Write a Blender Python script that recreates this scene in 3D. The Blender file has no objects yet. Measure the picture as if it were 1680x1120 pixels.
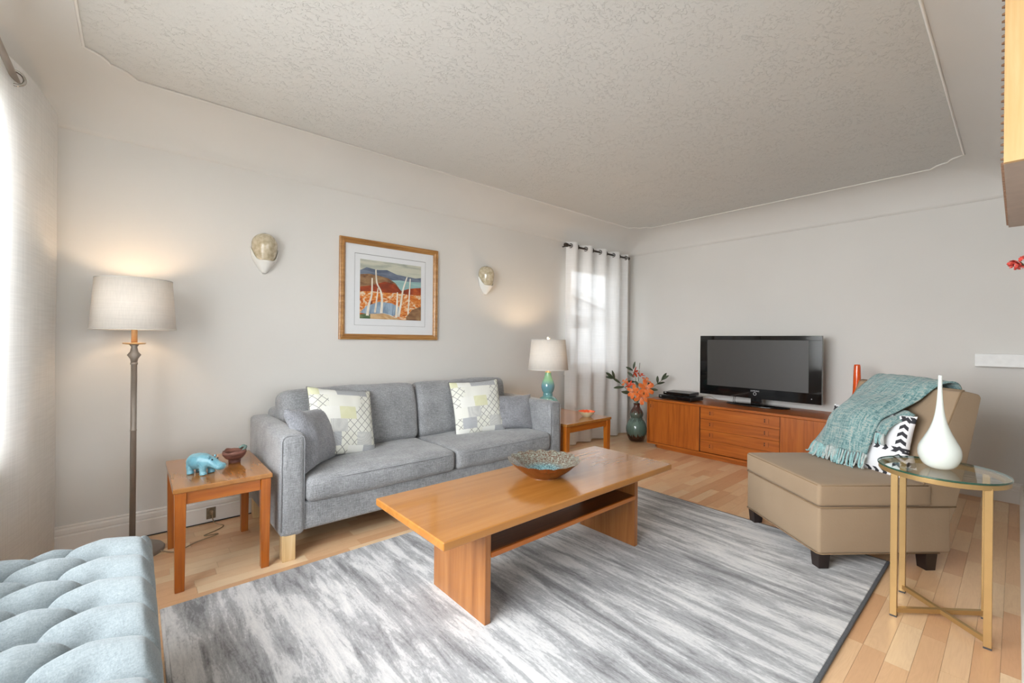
import bpy, bmesh, math, random
from mathutils import Vector, Matrix, noise
random.seed(7)
S = bpy.context.scene
C = S.collection
PI = math.pi

# ------------------------------------------------------------------ camera
CAM_H = 1.10
YAW, ROLL = 0.8570, 0.0101
cam_d = bpy.data.cameras.new('camera')
cam_d.sensor_width = 36.0
cam_d.lens = 717.35 / 1680 * 36.0
cam_d.shift_x = -1.71 / 1680
cam_d.shift_y = -2.68 / 1680
cam_d.clip_start = 0.02
cam = bpy.data.objects.new('camera', cam_d)
C.objects.link(cam)
_f = Vector((math.cos(YAW), math.sin(YAW), 0)); _r = Vector((math.sin(YAW), -math.cos(YAW), 0)); _u = Vector((0, 0, 1))
_cr = _r * math.cos(ROLL) + _u * math.sin(ROLL)
_cu = _u * math.cos(ROLL) - _r * math.sin(ROLL)
cam.matrix_world = Matrix(((_cr.x, _cu.x, -_f.x, 0), (_cr.y, _cu.y, -_f.y, 0), (_cr.z, _cu.z, -_f.z, CAM_H), (0, 0, 0, 1)))
S.camera = cam

# ------------------------------------------------------------------ world and daylight
W = bpy.data.worlds.new('sky'); S.world = W; W.use_nodes = True
bg = W.node_tree.nodes['Background']
bg.inputs['Color'].default_value = (0.88, 0.945, 1.0, 1)
bg.inputs['Strength'].default_value = 5.7

def area(name, loc, rot, sx, sy, power, col, spread=180):
    l = bpy.data.lights.new(name, 'AREA'); l.shape = 'RECTANGLE'; l.size = sx; l.size_y = sy; l.energy = power; l.color = col
    l.spread = math.radians(spread)
    o = bpy.data.objects.new(name, l); C.objects.link(o); o.location = loc; o.rotation_euler = rot
    return o
# daylight entering through the big window beside the bench (west), plus added fill from an invented window behind the camera
def aim(loc, d):   # Euler angles that point a lamp along d
    return Vector(d).to_track_quat('-Z', 'Y').to_euler()
area('daylight_west', (-1.35, 1.35, 1.75), aim(None, (1, 0, -0.20)), 3.0, 1.9, 165, (0.95, 0.98, 1.0), 125)
area('fill_south', (1.8, -7.2, 2.0), aim(None, (0, 1, -0.12)), 6.0, 2.4, 60, (1.0, 0.99, 0.97))  # added frontal fill lamp outside the made-up rear window

# sampling portals: they give no light, they only tell the renderer where the sky comes in
def portal(name, loc, d, sx, sy):
    o = area(name, loc, aim(None, d), sx, sy, 1.0, (1, 1, 1)); o.data.cycles.is_portal = True
portal('portal_west', (-0.62, 1.325, 1.35), (1, 0, 0), 2.35, 1.38)
portal('portal_back', (3.93, 3.32, 1.36), (0, -1, 0), 0.90, 1.22)
portal('portal_rear', (1.8, -6.80, 1.37), (0, 1, 0), 5.7, 2.05)

S.view_settings.view_transform = 'Standard'
S.view_settings.look = 'None'
S.view_settings.gamma = 1.0
S.view_settings.use_curve_mapping = False
S.view_settings.exposure = -0.19

# ------------------------------------------------------------------ mesh helpers
def BM():
    return bmesh.new()

def box(bm, x0, x1, y0, y1, z0, z1):
    v = [bm.verts.new(p) for p in ((x0, y0, z0), (x1, y0, z0), (x1, y1, z0), (x0, y1, z0), (x0, y0, z1), (x1, y0, z1), (x1, y1, z1), (x0, y1, z1))]
    for f in ((3, 2, 1, 0), (4, 5, 6, 7), (0, 1, 5, 4), (1, 2, 6, 5), (2, 3, 7, 6), (3, 0, 4, 7)):
        bm.faces.new([v[i] for i in f])
    return bm

def bx(*a):
    return box(BM(), *a)

def hexa(bm, lo, hi):
    """lo, hi: four points each (counter-clockwise seen from above)"""
    a = [bm.verts.new(p) for p in lo]; b = [bm.verts.new(p) for p in hi]
    bm.faces.new(a[::-1]); bm.faces.new(b)
    for i in range(4):
        j = (i + 1) % 4
        bm.faces.new((a[i], a[j], b[j], b[i]))
    return bm

def prism(bm, pts, axis, a, b):
    """extrude a 2-D outline along axis from a to b. axis 'x': pts=(y,z); 'y': (x,z); 'z': (x,y)"""
    def mk(p, t):
        return {'x': (t, p[0], p[1]), 'y': (p[0], t, p[1]), 'z': (p[0], p[1], t)}[axis]
    A = [bm.verts.new(mk(p, a)) for p in pts]; B = [bm.verts.new(mk(p, b)) for p in pts]
    bm.faces.new(A); bm.faces.new(B[::-1])
    n = len(pts)
    for i in range(n):
        j = (i + 1) % n
        bm.faces.new((A[j], A[i], B[i], B[j]))
    bmesh.ops.recalc_face_normals(bm, faces=bm.faces[:])
    return bm

def lathe(bm, prof, n=32, c=(0, 0, 0), cap=True):
    rings = []
    for r, z in prof:
        rings.append([bm.verts.new((c[0] + r * math.cos(2 * PI * k / n), c[1] + r * math.sin(2 * PI * k / n), c[2] + z)) for k in range(n)])
    for a, b in zip(rings, rings[1:]):
        for k in range(n):
            j = (k + 1) % n
            bm.faces.new((a[k], a[j], b[j], b[k]))
    if cap:
        bm.faces.new(rings[0][::-1]); bm.faces.new(rings[-1])
    return bm

def tube(bm, pts, r, n=10, cap=True, closed=False):
    pts = [Vector(p) for p in pts]
    rr = r if isinstance(r, (list, tuple)) else [r] * len(pts)
    m = len(pts)
    rings = []
    up = Vector((0, 0, 1))
    prev = None
    for i, p in enumerate(pts):
        if closed:
            t = pts[(i + 1) % m] - pts[(i - 1) % m]
        else:
            t = pts[min(i + 1, m - 1)] - pts[max(i - 1, 0)]
        if t.length < 1e-9: t = Vector((0, 0, 1))
        t.normalize()
        if prev is None:
            a = t.cross(up)
            if a.length < 1e-3: a = t.cross(Vector((1, 0, 0)))
        else:
            a = prev - t * prev.dot(t)
            if a.length < 1e-6: a = t.cross(up)
        a.normalize(); b = t.cross(a); prev = a
        rings.append([bm.verts.new(p + (a * math.cos(2 * PI * k / n) + b * math.sin(2 * PI * k / n)) * rr[i]) for k in range(n)])
    pairs = list(zip(rings, rings[1:]))
    if closed: pairs.append((rings[-1], rings[0]))
    for A, B in pairs:
        for k in range(n):
            j = (k + 1) % n
            bm.faces.new((A[k], A[j], B[j], B[k]))
    if cap and not closed:
        bm.faces.new(rings[0][::-1]); bm.faces.new(rings[-1])
    bmesh.ops.recalc_face_normals(bm, faces=bm.faces[:])
    return bm

def catmull(pts, k=6, closed=False):
    P = [Vector(p) for p in pts]; n = len(P); out = []
    rng = range(n) if closed else range(n - 1)
    for i in rng:
        if closed:
            a, b, c, d = P[(i - 1) % n], P[i], P[(i + 1) % n], P[(i + 2) % n]
        else:
            a, b, c, d = P[max(i - 1, 0)], P[i], P[i + 1], P[min(i + 2, n - 1)]
        for s in range(k):
            t = s / k
            out.append(0.5 * ((2 * b) + (c - a) * t + (2 * a - 5 * b + 4 * c - d) * t * t + (3 * b - a - 3 * c + d) * t ** 3))
    if not closed: out.append(P[-1])
    return out

def grid(bm, nu, nv, fn, closed_u=False):
    V = [[bm.verts.new(fn(i / (nu - 1), j / (nv - 1))) for i in range(nu)] for j in range(nv)]
    for j in range(nv - 1):
        for i in range(nu - 1):
            bm.faces.new((V[j][i], V[j][i + 1], V[j + 1][i + 1], V[j + 1][i]))
    return bm

def softbox(x0, x1, y0, y1, z0, z1, r=0.03, crown=(0, 0, 0), n=9, wob=0.0, seed=0):
    """rounded cushion block; crown = extra bulge of the faces along x, y, z"""
    cx, cy, cz = (x0 + x1) / 2, (y0 + y1) / 2, (z0 + z1) / 2
    h = ((x1 - x0) / 2, (y1 - y0) / 2, (z1 - z0) / 2)
    r = min(r, *h)
    def coords(hh):
        e = [-hh, -hh + 0.3 * r, -hh + 0.6 * r, -hh + r]
        m = [(-hh + r) + (2 * hh - 2 * r) * k / n for k in range(1, n)]
        return e + m + [-x for x in e[::-1]]
    cs = [coords(q) for q in h]
    bm = BM(); vm = {}
    def vert(i, j, k):
        key = (i, j, k)
        if key in vm: return vm[key]
        p = Vector((cs[0][i], cs[1][j], cs[2][k]))
        q = Vector([max(-(h[a] - r), min(h[a] - r, p[a])) for a in range(3)])
        d = p - q
        if d.length > 1e-9: d = d.normalized() * r
        w = q + d
        u = [w[a] / h[a] for a in range(3)]
        for a in range(3):
            o = [b for b in range(3) if b != a]
            w[a] += crown[a] * u[a] * max(0, 1 - u[o[0]] ** 2) * max(0, 1 - u[o[1]] ** 2)
        if wob:
            nz = noise.noise_vector(Vector((w.x * 5 + seed, w.y * 5, w.z * 5)))
            w = w + nz * wob
        v = bm.verts.new((w.x + cx, w.y + cy, w.z + cz)); vm[key] = v
        return v
    N = [len(c) for c in cs]
    for a in range(3):
        b, c = (a + 1) % 3, (a + 2) % 3
        for side in (0, N[a] - 1):
            for i in range(N[b] - 1):
                for j in range(N[c] - 1):
                    def K(ii, jj):
                        t = [0, 0, 0]; t[a] = side; t[b] = ii; t[c] = jj
                        return vert(*t)
                    q = [K(i, j), K(i + 1, j), K(i + 1, j + 1), K(i, j + 1)]
                    bm.faces.new(q if side else q[::-1])
    bmesh.ops.recalc_face_normals(bm, faces=bm.faces[:])
    return bm

def pillow(w, hgt, t, pinch=0.06, n=22, wr=0.006, seed=0, belly=0.42):
    """cushion in the x-z plane, bulging along y; returns bmesh and edge loop"""
    bm = BM(); edge = []
    def outline(u, v):
        x = w / 2 * u * (1 - pinch * (1 - v * v) * abs(u) ** 2.0 - 0.0)
        z = hgt / 2 * v * (1 - pinch * (1 - u * u) * abs(v) ** 2.0)
        return x, z
    def P(i, j, s):
        u, v = -1 + 2 * i / n, -1 + 2 * j / n
        u = math.sin(u * PI / 2 * 0.999); v = math.sin(v * PI / 2 * 0.999)
        x, z = outline(u, v)
        th = t / 2 * max(0, (1 - u * u) * (1 - v * v)) ** belly
        nz = noise.noise(Vector((x * 9 + seed, z * 9, s * 3.1 + seed)))
        th *= 1 + 0.12 * nz
        r2 = noise.noise(Vector((x * 26 + seed, z * 10 + 4, s * 7.3)))
        return Vector((x, s * (th + wr * r2 * (1 if th > 0.004 else 0)), z))
    vs = {}
    for s in (-1, 1):
        for i in range(n + 1):
            for j in range(n + 1):
                brd = i in (0, n) or j in (0, n)
                key = (i, j, 0 if brd else s)
                if key not in vs: vs[key] = bm.verts.new(P(i, j, s))
        for i in range(n):
            for j in range(n):
                def K(a, b): return vs[(a, b, 0 if (a in (0, n) or b in (0, n)) else s)]
                q = [K(i, j), K(i + 1, j), K(i + 1, j + 1), K(i, j + 1)]
                bm.faces.new(q if s < 0 else q[::-1])
    for i in range(n): edge.append(vs[(i, 0, 0)].co.copy())
    for j in range(n): edge.append(vs[(n, j, 0)].co.copy())
    for i in range(n, 0, -1): edge.append(vs[(i, n, 0)].co.copy())
    for j in range(n, 0, -1): edge.append(vs[(0, j, 0)].co.copy())
    return bm, edge

def obj(name, bm, mat, parent=None, loc=None, rot=None, smooth=False, bevel=0, seg=2, sub=0, angle=None, solid=0):
    me = bpy.data.meshes.new(name); bm.to_mesh(me); bm.free()
    if mat is not None: me.materials.append(mat)
    if smooth:
        for p in me.polygons: p.use_smooth = True
    o = bpy.data.objects.new(name, me); C.objects.link(o)
    if parent is not None: o.parent = parent
    if loc is not None: o.location = loc
    if rot is not None: o.rotation_euler = rot
    if solid:
        m = o.modifiers.new('solid', 'SOLIDIFY'); m.thickness = solid; m.offset = 0
    if bevel:
        m = o.modifiers.new('bevel', 'BEVEL'); m.width = bevel; m.segments = seg; m.limit_method = 'ANGLE'; m.angle_limit = math.radians(40)
        for p in me.polygons: p.use_smooth = True
        m.harden_normals = True
    if sub:
        m = o.modifiers.new('sub', 'SUBSURF'); m.levels = sub; m.render_levels = sub
    return o

def tag(o, label=None, cat=None, group=None, kind=None):
    if label: o['label'] = label
    if cat: o['category'] = cat
    if group: o['group'] = group
    if kind: o['kind'] = kind
    return o

def thing(name, label, cat, loc=(0, 0, 0), rz=0.0, group=None):
    o = bpy.data.objects.new(name, None); C.objects.link(o)
    o.empty_display_size = 0.05
    o.location = loc; o.rotation_euler = (0, 0, rz)
    return tag(o, label, cat, group)

def struct(name, bm, mat, parent=None, label=None, **k):
    o = obj(name, bm, mat, parent, **k)
    if parent is None: o['kind'] = 'structure'
    if label: o['label'] = label
    return o

# ------------------------------------------------------------------ material helpers
class NT:
    def __init__(s, name):
        s.m = bpy.data.materials.new(name); s.m.use_nodes = True
        s.t = s.m.node_tree; s.b = s.t.nodes['Principled BSDF']; s.out = s.t.nodes['Material Output']
    def n(s, typ, **k):
        nd = s.t.nodes.new(typ)
        for a, b in k.items(): setattr(nd, a, b)
        return nd
    def L(s, a, b):
        s.t.links.new(a, b)
    def coord(s, kind='Object', scale=(1, 1, 1), rot=(0, 0, 0)):
        if kind == 'World':
            src = s.n('ShaderNodeNewGeometry').outputs['Position']
        else:
            src = s.n('ShaderNodeTexCoord').outputs[kind]
        mp = s.n('ShaderNodeMapping'); mp.inputs['Scale'].default_value = scale; mp.inputs['Rotation'].default_value = rot
        s.L(src, mp.inputs['Vector'])
        return mp.outputs['Vector']
    def noise(s, vec, scale=5, detail=3, rough=0.5, dist=0.0):
        nd = s.n('ShaderNodeTexNoise'); s.L(vec, nd.inputs['Vector'])
        nd.inputs['Scale'].default_value = scale; nd.inputs['Detail'].default_value = detail
        nd.inputs['Roughness'].default_value = rough; nd.inputs['Distortion'].default_value = dist
        return nd.outputs['Fac']
    def ramp(s, fac, stops, mode='LINEAR'):
        nd = s.n('ShaderNodeValToRGB'); nd.color_ramp.interpolation = mode
        cr = nd.color_ramp
        while len(cr.elements) > 1: cr.elements.remove(cr.elements[0])
        cr.elements[0].position = stops[0][0]; cr.elements[0].color = (*stops[0][1], 1)
        for p, c in stops[1:]:
            e = cr.elements.new(p); e.color = (*c, 1)
        s.L(fac, nd.inputs['Fac'])
        return nd.outputs['Color']
    def math(s, op, a, b=None, c=None):
        nd = s.n('ShaderNodeMath', operation=op)
        for i, q in enumerate((a, b, c)):
            if q is None: continue
            if isinstance(q, (int, float)): nd.inputs[i].default_value = q
            else: s.L(q, nd.inputs[i])
        return nd.outputs[0]
    def mix(s, fac, a, b, mode='MIX'):
        nd = s.n('ShaderNodeMix', data_type='RGBA', blend_type=mode)
        for i, q in ((0, fac), (6, a), (7, b)):
            if isinstance(q, (int, float)): nd.inputs[i].default_value = q
            elif isinstance(q, tuple): nd.inputs[i].default_value = (*q, 1)
            else: s.L(q, nd.inputs[i])
        return nd.outputs[2]
    def bump(s, h, strength=0.3, dist=0.002):
        nd = s.n('ShaderNodeBump'); nd.inputs['Strength'].default_value = strength; nd.inputs['Distance'].default_value = dist
        s.L(h, nd.inputs['Height']); s.L(nd.outputs['Normal'], s.b.inputs['Normal'])
    def set(s, color=None, rough=None, metal=None, spec=None, coat=None):
        if color is not None:
            if isinstance(color, tuple): s.b.inputs['Base Color'].default_value = (*color, 1)
            else: s.L(color, s.b.inputs['Base Color'])
        if rough is not None: s.b.inputs['Roughness'].default_value = rough
        if metal is not None: s.b.inputs['Metallic'].default_value = metal
        if spec is not None: s.b.inputs['Specular IOR Level'].default_value = spec
        if coat is not None: s.b.inputs['Coat Weight'].default_value = coat; s.b.inputs['Coat Roughness'].default_value = 0.06
        return s.m

def srgb(r, g, b):
    f = lambda c: (c / 255 / 12.92) if c / 255 <= 0.04045 else ((c / 255 + 0.055) / 1.055) ** 2.4
    return (f(r), f(g), f(b))

def plain(name, col, rough=0.5, metal=0, spec=0.5, coat=None, vary=0.06, scale=20, bump=0.0, bd=0.001):
    t = NT(name); v = t.coord('Object')
    f = t.noise(v, scale, 3)
    lo = tuple(c * (1 - vary) for c in col); hi = tuple(min(1, c * (1 + vary)) for c in col)
    t.set(t.ramp(f, [(0.3, lo), (0.7, hi)]), rough, metal, spec, coat)
    if bump: t.bump(f, bump, bd)
    return t.m

def wood(name, dark, mid, light, axis='x', rough=0.35, coat=0.0, scale=1.0, bump=0.05, grain=0.35):
    t = NT(name)
    sc = {'x': (1.2, 22, 22), 'y': (22, 1.2, 22), 'z': (22, 22, 1.2)}[axis]
    v = t.coord('Object', tuple(q * scale for q in sc))
    a = t.noise(v, 1.6, 5, 0.6, 0.8)
    sc2 = {'x': (1.5, 90, 90), 'y': (90, 1.5, 90), 'z': (90, 90, 1.5)}[axis]
    b = t.noise(t.coord('Object', tuple(q * scale for q in sc2)), 2.0, 2, 0.6)
    c1 = t.ramp(a, [(0.28, dark), (0.5, mid), (0.75, light)])
    c2 = t.mix(t.math('MULTIPLY', t.ramp(b, [(0.45, (0, 0, 0)), (0.75, (1, 1, 1))]), grain), c1, dark)
    t.set(c2, rough, coat=coat if coat else None)
    if bump: t.bump(b, bump, 0.0006)
    return t.m

def weave(name, dark, mid, light, sc=1.0, rough=0.9, bump=0.5, contrast=1.0, sheen=0.3):
    t = NT(name)
    def dirn(s): return t.noise(t.coord('Object', s), 1.0, 3, 0.7)
    hx = dirn((40 * sc, 420 * sc, 420 * sc)); hz = dirn((420 * sc, 420 * sc, 40 * sc)); hy = dirn((420 * sc, 40 * sc, 420 * sc))
    s1 = t.math('ADD', t.math('ADD', hx, hz), hy)
    s1 = t.math('DIVIDE', s1, 3.0)
    big = t.noise(t.coord('Object'), 7, 2)
    f = t.math('ADD', t.math('MULTIPLY', s1, 0.85), t.math('MULTIPLY', big, 0.15))
    k = 0.09 / contrast
    t.set(t.ramp(f, [(0.5 - k, dark), (0.5, mid), (0.5 + k, light)]), rough, spec=0.15)
    t.b.inputs['Sheen Weight'].default_value = sheen
    t.bump(s1, bump, 0.002)
    return t.m

# ---- palette
M = {}
t = NT('wall_paint'); f = t.noise(t.coord('World'), 60, 4, 0.6)
t.set(t.ramp(t.noise(t.coord('World'), 1.5, 2), [(0.3, srgb(220, 217, 212)), (0.7, srgb(224, 221, 216))]), 0.75, spec=0.2); t.bump(f, 0.12, 0.0015); M['wall'] = t.m
t = NT('ceiling_stucco'); v = t.coord('World', (1.0, 1.35, 1))
a = t.noise(v, 42, 5, 0.62, 1.0); b = t.noise(t.coord('World'), 110, 3, 0.6); msk = t.noise(t.coord('World'), 6, 3, 0.6)
h = t.math('MULTIPLY', t.ramp(a, [(0.54, (0, 0, 0)), (0.62, (1, 1, 1))]), t.ramp(msk, [(0.38, (0.15, 0.15, 0.15)), (0.60, (1, 1, 1))]))
h = t.math('ADD', h, t.math('MULTIPLY', b, 0.25))
t.set(srgb(214, 212, 207), 0.7, spec=0.25); t.bump(h, 0.55, 0.0042); M['ceiling'] = t.m
M['trimwhite'] = plain('trim_paint', srgb(232, 228, 222), 0.45, vary=0.02, scale=6)
M['white'] = plain('white_paint', srgb(238, 238, 236), 0.5, vary=0.03, scale=30, bump=0.1)
M['outside'] = plain('plain_screed', srgb(190, 165, 135), 0.6)
# laminate floor
t = NT('beech_strip')
oi = t.n('ShaderNodeObjectInfo').outputs['Random']; ri = t.n('ShaderNodeNewGeometry').outputs['Random Per Island']
rnd = t.math('FRACT', t.math('ADD', oi, t.math('MULTIPLY', ri, 3.7)))
pos = t.n('ShaderNodeNewGeometry').outputs['Position']
off = t.n('ShaderNodeVectorMath', operation='ADD'); cmb = t.n('ShaderNodeCombineXYZ')
t.L(t.math('MULTIPLY', rnd, 37.0), cmb.inputs[0]); t.L(t.math('MULTIPLY', rnd, 91.0), cmb.inputs[1])
t.L(pos, off.inputs[0]); t.L(cmb.outputs[0], off.inputs[1])
mp = t.n('ShaderNodeMapping'); mp.inputs['Scale'].default_value = (2.2, 13, 1); t.L(off.outputs[0], mp.inputs['Vector'])
g1 = t.noise(mp.outputs[0], 1.3, 3, 0.5, 0.6)
wv = t.math('FRACT', t.math('MULTIPLY', g1, 9.0))
wv = t.math('ABSOLUTE', t.math('SUBTRACT', wv, 0.5))
mp2 = t.n('ShaderNodeMapping'); mp2.inputs['Scale'].default_value = (6, 160, 1); t.L(off.outputs[0], mp2.inputs['Vector'])
g2 = t.noise(mp2.outputs[0], 1.5, 2)
base = t.ramp(rnd, [(0.0, srgb(216, 168, 126)), (0.35, srgb(230, 188, 146)), (0.7, srgb(236, 200, 158)), (1.0, srgb(242, 214, 176))])
c = t.mix(t.math('MULTIPLY', wv, 0.24), base, srgb(190, 140, 98))
c = t.mix(t.math('MULTIPLY', t.ramp(g2, [(0.5, (0, 0, 0)), (0.75, (1, 1, 1))]), 0.14), c, srgb(186, 138, 96))
t.set(c, 0.30, spec=0.45); M['plank'] = t.m
M['groove'] = plain('plank_joint', srgb(150, 112, 76), 0.6)
# woods
TD, TM, TL = srgb(132, 66, 12), srgb(178, 100, 28), srgb(205, 128, 46)
for ax in 'xyz':
    M['teak_' + ax] = wood('honey_teak_' + ax, srgb(150, 96, 40), srgb(163, 107, 48), srgb(175, 119, 58), ax, 0.22, 0.55, scale=0.45, bump=0, grain=0.0)
    M['leg_' + ax] = wood('orange_teak_' + ax, srgb(148, 76, 16), srgb(172, 94, 24), srgb(186, 112, 38), ax, 0.30, 0.2)
    M['sidebd_' + ax] = wood('sideboard_teak_' + ax, srgb(138, 68, 16), srgb(170, 90, 26), srgb(188, 108, 38), ax, 0.33, 0.15)
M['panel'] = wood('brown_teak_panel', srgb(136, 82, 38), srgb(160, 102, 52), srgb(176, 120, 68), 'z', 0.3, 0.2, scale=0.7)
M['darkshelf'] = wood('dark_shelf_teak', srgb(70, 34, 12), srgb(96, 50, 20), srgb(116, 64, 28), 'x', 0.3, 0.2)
M['pine'] = wood('pale_pine', srgb(200, 165, 115), srgb(222, 190, 140), srgb(232, 205, 160), 'z', 0.45)
M['maple'] = wood('honey_maple', srgb(212, 168, 108), srgb(224, 184, 126), srgb(234, 198, 144), 'z', 0.4)
M['gilt'] = wood('gilt_frame', srgb(138, 92, 44), srgb(176, 126, 70), srgb(206, 160, 104), 'x', 0.32)
M['giltdark'] = plain('gilt_frame_groove', srgb(112, 70, 34), 0.4)
M['ebony'] = plain('espresso_leg', srgb(38, 27, 24), 0.35, vary=0.2)
# fabrics
M['sofa'] = weave('grey_woven', srgb(104, 105, 107), srgb(142, 143, 145), srgb(176, 177, 180), 0.75, contrast=0.85)
M['pillowgrey'] = weave('grey_woven_pillow', srgb(106, 107, 112), srgb(140, 141, 146), srgb(174, 175, 180), 0.75, contrast=0.85)
M['seam'] = plain('grey_seam', srgb(150, 151, 154), 0.9)
M['bench'] = weave('pale_blue_linen', srgb(114, 122, 125), srgb(131, 139, 142), srgb(146, 154, 156), 0.8, contrast=0.8, bump=0.25, sheen=0.15)
t = NT('tan_herringbone'); v = t.coord('Object', (1, 1, 1))
w1 = t.n('ShaderNodeTexBrick'); t.L(t.coord('Object', (1, 1, 1), (0.5, 0.6, 0.78)), w1.inputs['Vector'])
w1.inputs['Scale'].default_value = 48; w1.inputs['Mortar Size'].default_value = 0.16; w1.inputs['Color1'].default_value = (1, 1, 1, 1); w1.inputs['Color2'].default_value = (0.8, 0.8, 0.8, 1); w1.inputs['Mortar'].default_value = (0, 0, 0, 1)
ns = t.noise(v, 90, 3); bg_ = t.noise(v, 4, 2)
c = t.mix(w1.outputs['Color'], srgb(150, 128, 104), srgb(220, 196, 168))
c = t.mix(t.math('MULTIPLY', bg_, 0.3), c, srgb(202, 180, 154))
t.set(c, 0.95, spec=0.1); t.b.inputs['Sheen Weight'].default_value = 0.1
t.bump(t.math('ADD', t.math('MULTIPLY', w1.outputs['Fac'], -1.0), ns), 0.5, 0.0015); M['tan'] = t.m
M['tanpipe'] = plain('tan_piping', srgb(140, 116, 88), 0.95)
# rug
t = NT('distressed_rug')
s1 = t.noise(t.coord('World', (13, 1.6, 1)), 1.0, 6, 0.6, 0.9)
s2 = t.noise(t.coord('World', (34, 5.0, 1)), 1.0, 5, 0.7, 1.0)
s3 = t.noise(t.coord('World', (3.5, 1.6, 1)), 1.0, 4, 0.55, 0.5)
fine = t.noise(t.coord('World', (150, 60, 1)), 1.0, 3, 0.7)
f = t.math('ADD', t.math('ADD', t.math('MULTIPLY', s1, 0.50), t.math('MULTIPLY', s2, 0.30)), t.math('ADD', t.math('MULTIPLY', s3, 0.28), t.math('MULTIPLY', fine, 0.14)))
colr = t.ramp(f, [(0.50, srgb(120, 120, 122)), (0.56, srgb(156, 156, 158)), (0.61, srgb(174, 175, 177)), (0.64, srgb(200, 200, 201)), (0.72, srgb(222, 221, 220))])
t.set(colr, 0.95, spec=0.1); t.b.inputs['Sheen Weight'].default_value = 0.25
t.bump(t.math('ADD', fine, f), 0.35, 0.004); M['rug'] = t.m
M['rugedge'] = plain('rug_binding', srgb(92, 94, 98), 0.95, vary=0.15, scale=200)
# sheer cloths
def sheer(name, col, transp, transl, sc=260):
    t = NT(name)
    f1 = t.noise(t.coord('World', (sc, sc, 4)), 1, 2); f2 = t.noise(t.coord('World', (6, 6, sc)), 1, 2)
    ff = t.math('MULTIPLY', t.math('ADD', f1, f2), 0.5)
    cc = t.ramp(ff, [(0.4, tuple(c * 0.93 for c in col)), (0.6, col)])
    d = t.n('ShaderNodeBsdfDiffuse'); tl = t.n('ShaderNodeBsdfTranslucent'); tr = t.n('ShaderNodeBsdfTransparent')
    t.L(cc, d.inputs['Color']); t.L(cc, tl.inputs['Color'])
    m1 = t.n('ShaderNodeMixShader'); m1.inputs[0].default_value = transl; t.L(d.outputs[0], m1.inputs[1]); t.L(tl.outputs[0], m1.inputs[2])
    m2 = t.n('ShaderNodeMixShader'); m2.inputs[0].default_value = transp; t.L(m1.outputs[0], m2.inputs[1]); t.L(tr.outputs[0], m2.inputs[2])
    t.L(m2.outputs[0], t.out.inputs['Surface'])
    return t.m
M['sheer'] = sheer('white_voile', srgb(252, 252, 252), 0.075, 0.13)
M['linen'] = sheer('white_linen_curtain', srgb(252, 251, 249), 0.02, 0.54, 180)
M['shade'] = sheer('cream_lamp_shade', srgb(240, 233, 224), 0.0, 0.11, 300)
# pane glass: thin, lets daylight pass
t = NT('window_glass'); tr = t.n('ShaderNodeBsdfTransparent'); gl = t.n('ShaderNodeBsdfGlossy'); gl.inputs['Roughness'].default_value = 0.02
fr = t.n('ShaderNodeFresnel'); fr.inputs['IOR'].default_value = 1.45; mx = t.n('ShaderNodeMixShader')
t.L(t.math('MULTIPLY', fr.outputs[0], t.math('SUBTRACT', 1.0, t.n('ShaderNodeNewGeometry').outputs['Backfacing'])), mx.inputs[0]); t.L(tr.outputs[0], mx.inputs[1]); t.L(gl.outputs[0], mx.inputs[2]); t.L(mx.outputs[0], t.out.inputs['Surface']); M['pane'] = t.m
t = NT('table_glass'); tr = t.n('ShaderNodeBsdfTransparent'); tr.inputs['Color'].default_value = (0.95, 0.985, 0.965, 1); gl = t.n('ShaderNodeBsdfGlossy'); gl.inputs['Roughness'].default_value = 0.01
fr = t.n('ShaderNodeFresnel'); fr.inputs['IOR'].default_value = 1.6; mx = t.n('ShaderNodeMixShader')
t.L(t.math('MULTIPLY', fr.outputs[0], t.math('SUBTRACT', 1.0, t.n('ShaderNodeNewGeometry').outputs['Backfacing'])), mx.inputs[0]); t.L(tr.outputs[0], mx.inputs[1]); t.L(gl.outputs[0], mx.inputs[2]); t.L(mx.outputs[0], t.out.inputs['Surface']); M['tglass'] = t.m
M['glassedge'] = plain('green_glass_edge', srgb(40, 78, 62), 0.1)
# metals, plastics, ceramics
M['pewter'] = plain('brushed_pewter', srgb(150, 140, 130), 0.42, 0.35, vary=0.06)
M['steel'] = plain('steel_ring', srgb(180, 176, 170), 0.25, 1.0)
M['bronze'] = plain('dark_bronze', srgb(66, 58, 52), 0.4, 0.7)
M['brass'] = plain('pale_brass', srgb(182, 150, 100), 0.32, 0.6, vary=0.03)
M['bulb_socket'] = plain('socket_brass', srgb(206, 168, 122), 0.4, 0.3)
M['black'] = plain('black_plastic', srgb(22, 22, 23), 0.3)
M['blackgloss'] = plain('piano_black', srgb(14, 14, 15), 0.06, spec=0.6)
M['screen'] = plain('matte_screen', srgb(62, 60, 58), 0.42, vary=0.02, spec=0.5)
M['silver'] = plain('silver_mark', srgb(210, 210, 212), 0.3)
M['rubber'] = plain('rubber', srgb(70, 70, 72), 0.7)
M['cord'] = plain('beige_cord', srgb(150, 128, 100), 0.6)
M['blackcord'] = plain('black_cord', srgb(30, 30, 32), 0.5)
M['outlet'] = plain('brass_outlet', srgb(120, 106, 84), 0.35, 0.5, vary=0.25, scale=60)
t = NT('celadon_glaze'); sep = t.n('ShaderNodeSeparateXYZ'); t.L(t.n('ShaderNodeTexCoord').outputs['Object'], sep.inputs[0])
nn = t.noise(t.coord('Object'), 12, 3)
f = t.math('ADD', sep.outputs[2], t.math('MULTIPLY', nn, 0.03))
t.set(t.ramp(f, [(0.0, srgb(84, 140, 144)), (0.16, srgb(104, 158, 156)), (0.28, srgb(100, 146, 160)), (0.33, srgb(122, 172, 140)), (0.40, srgb(104, 158, 128))]), 0.14, coat=0.6); M['celadon'] = t.m
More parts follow.
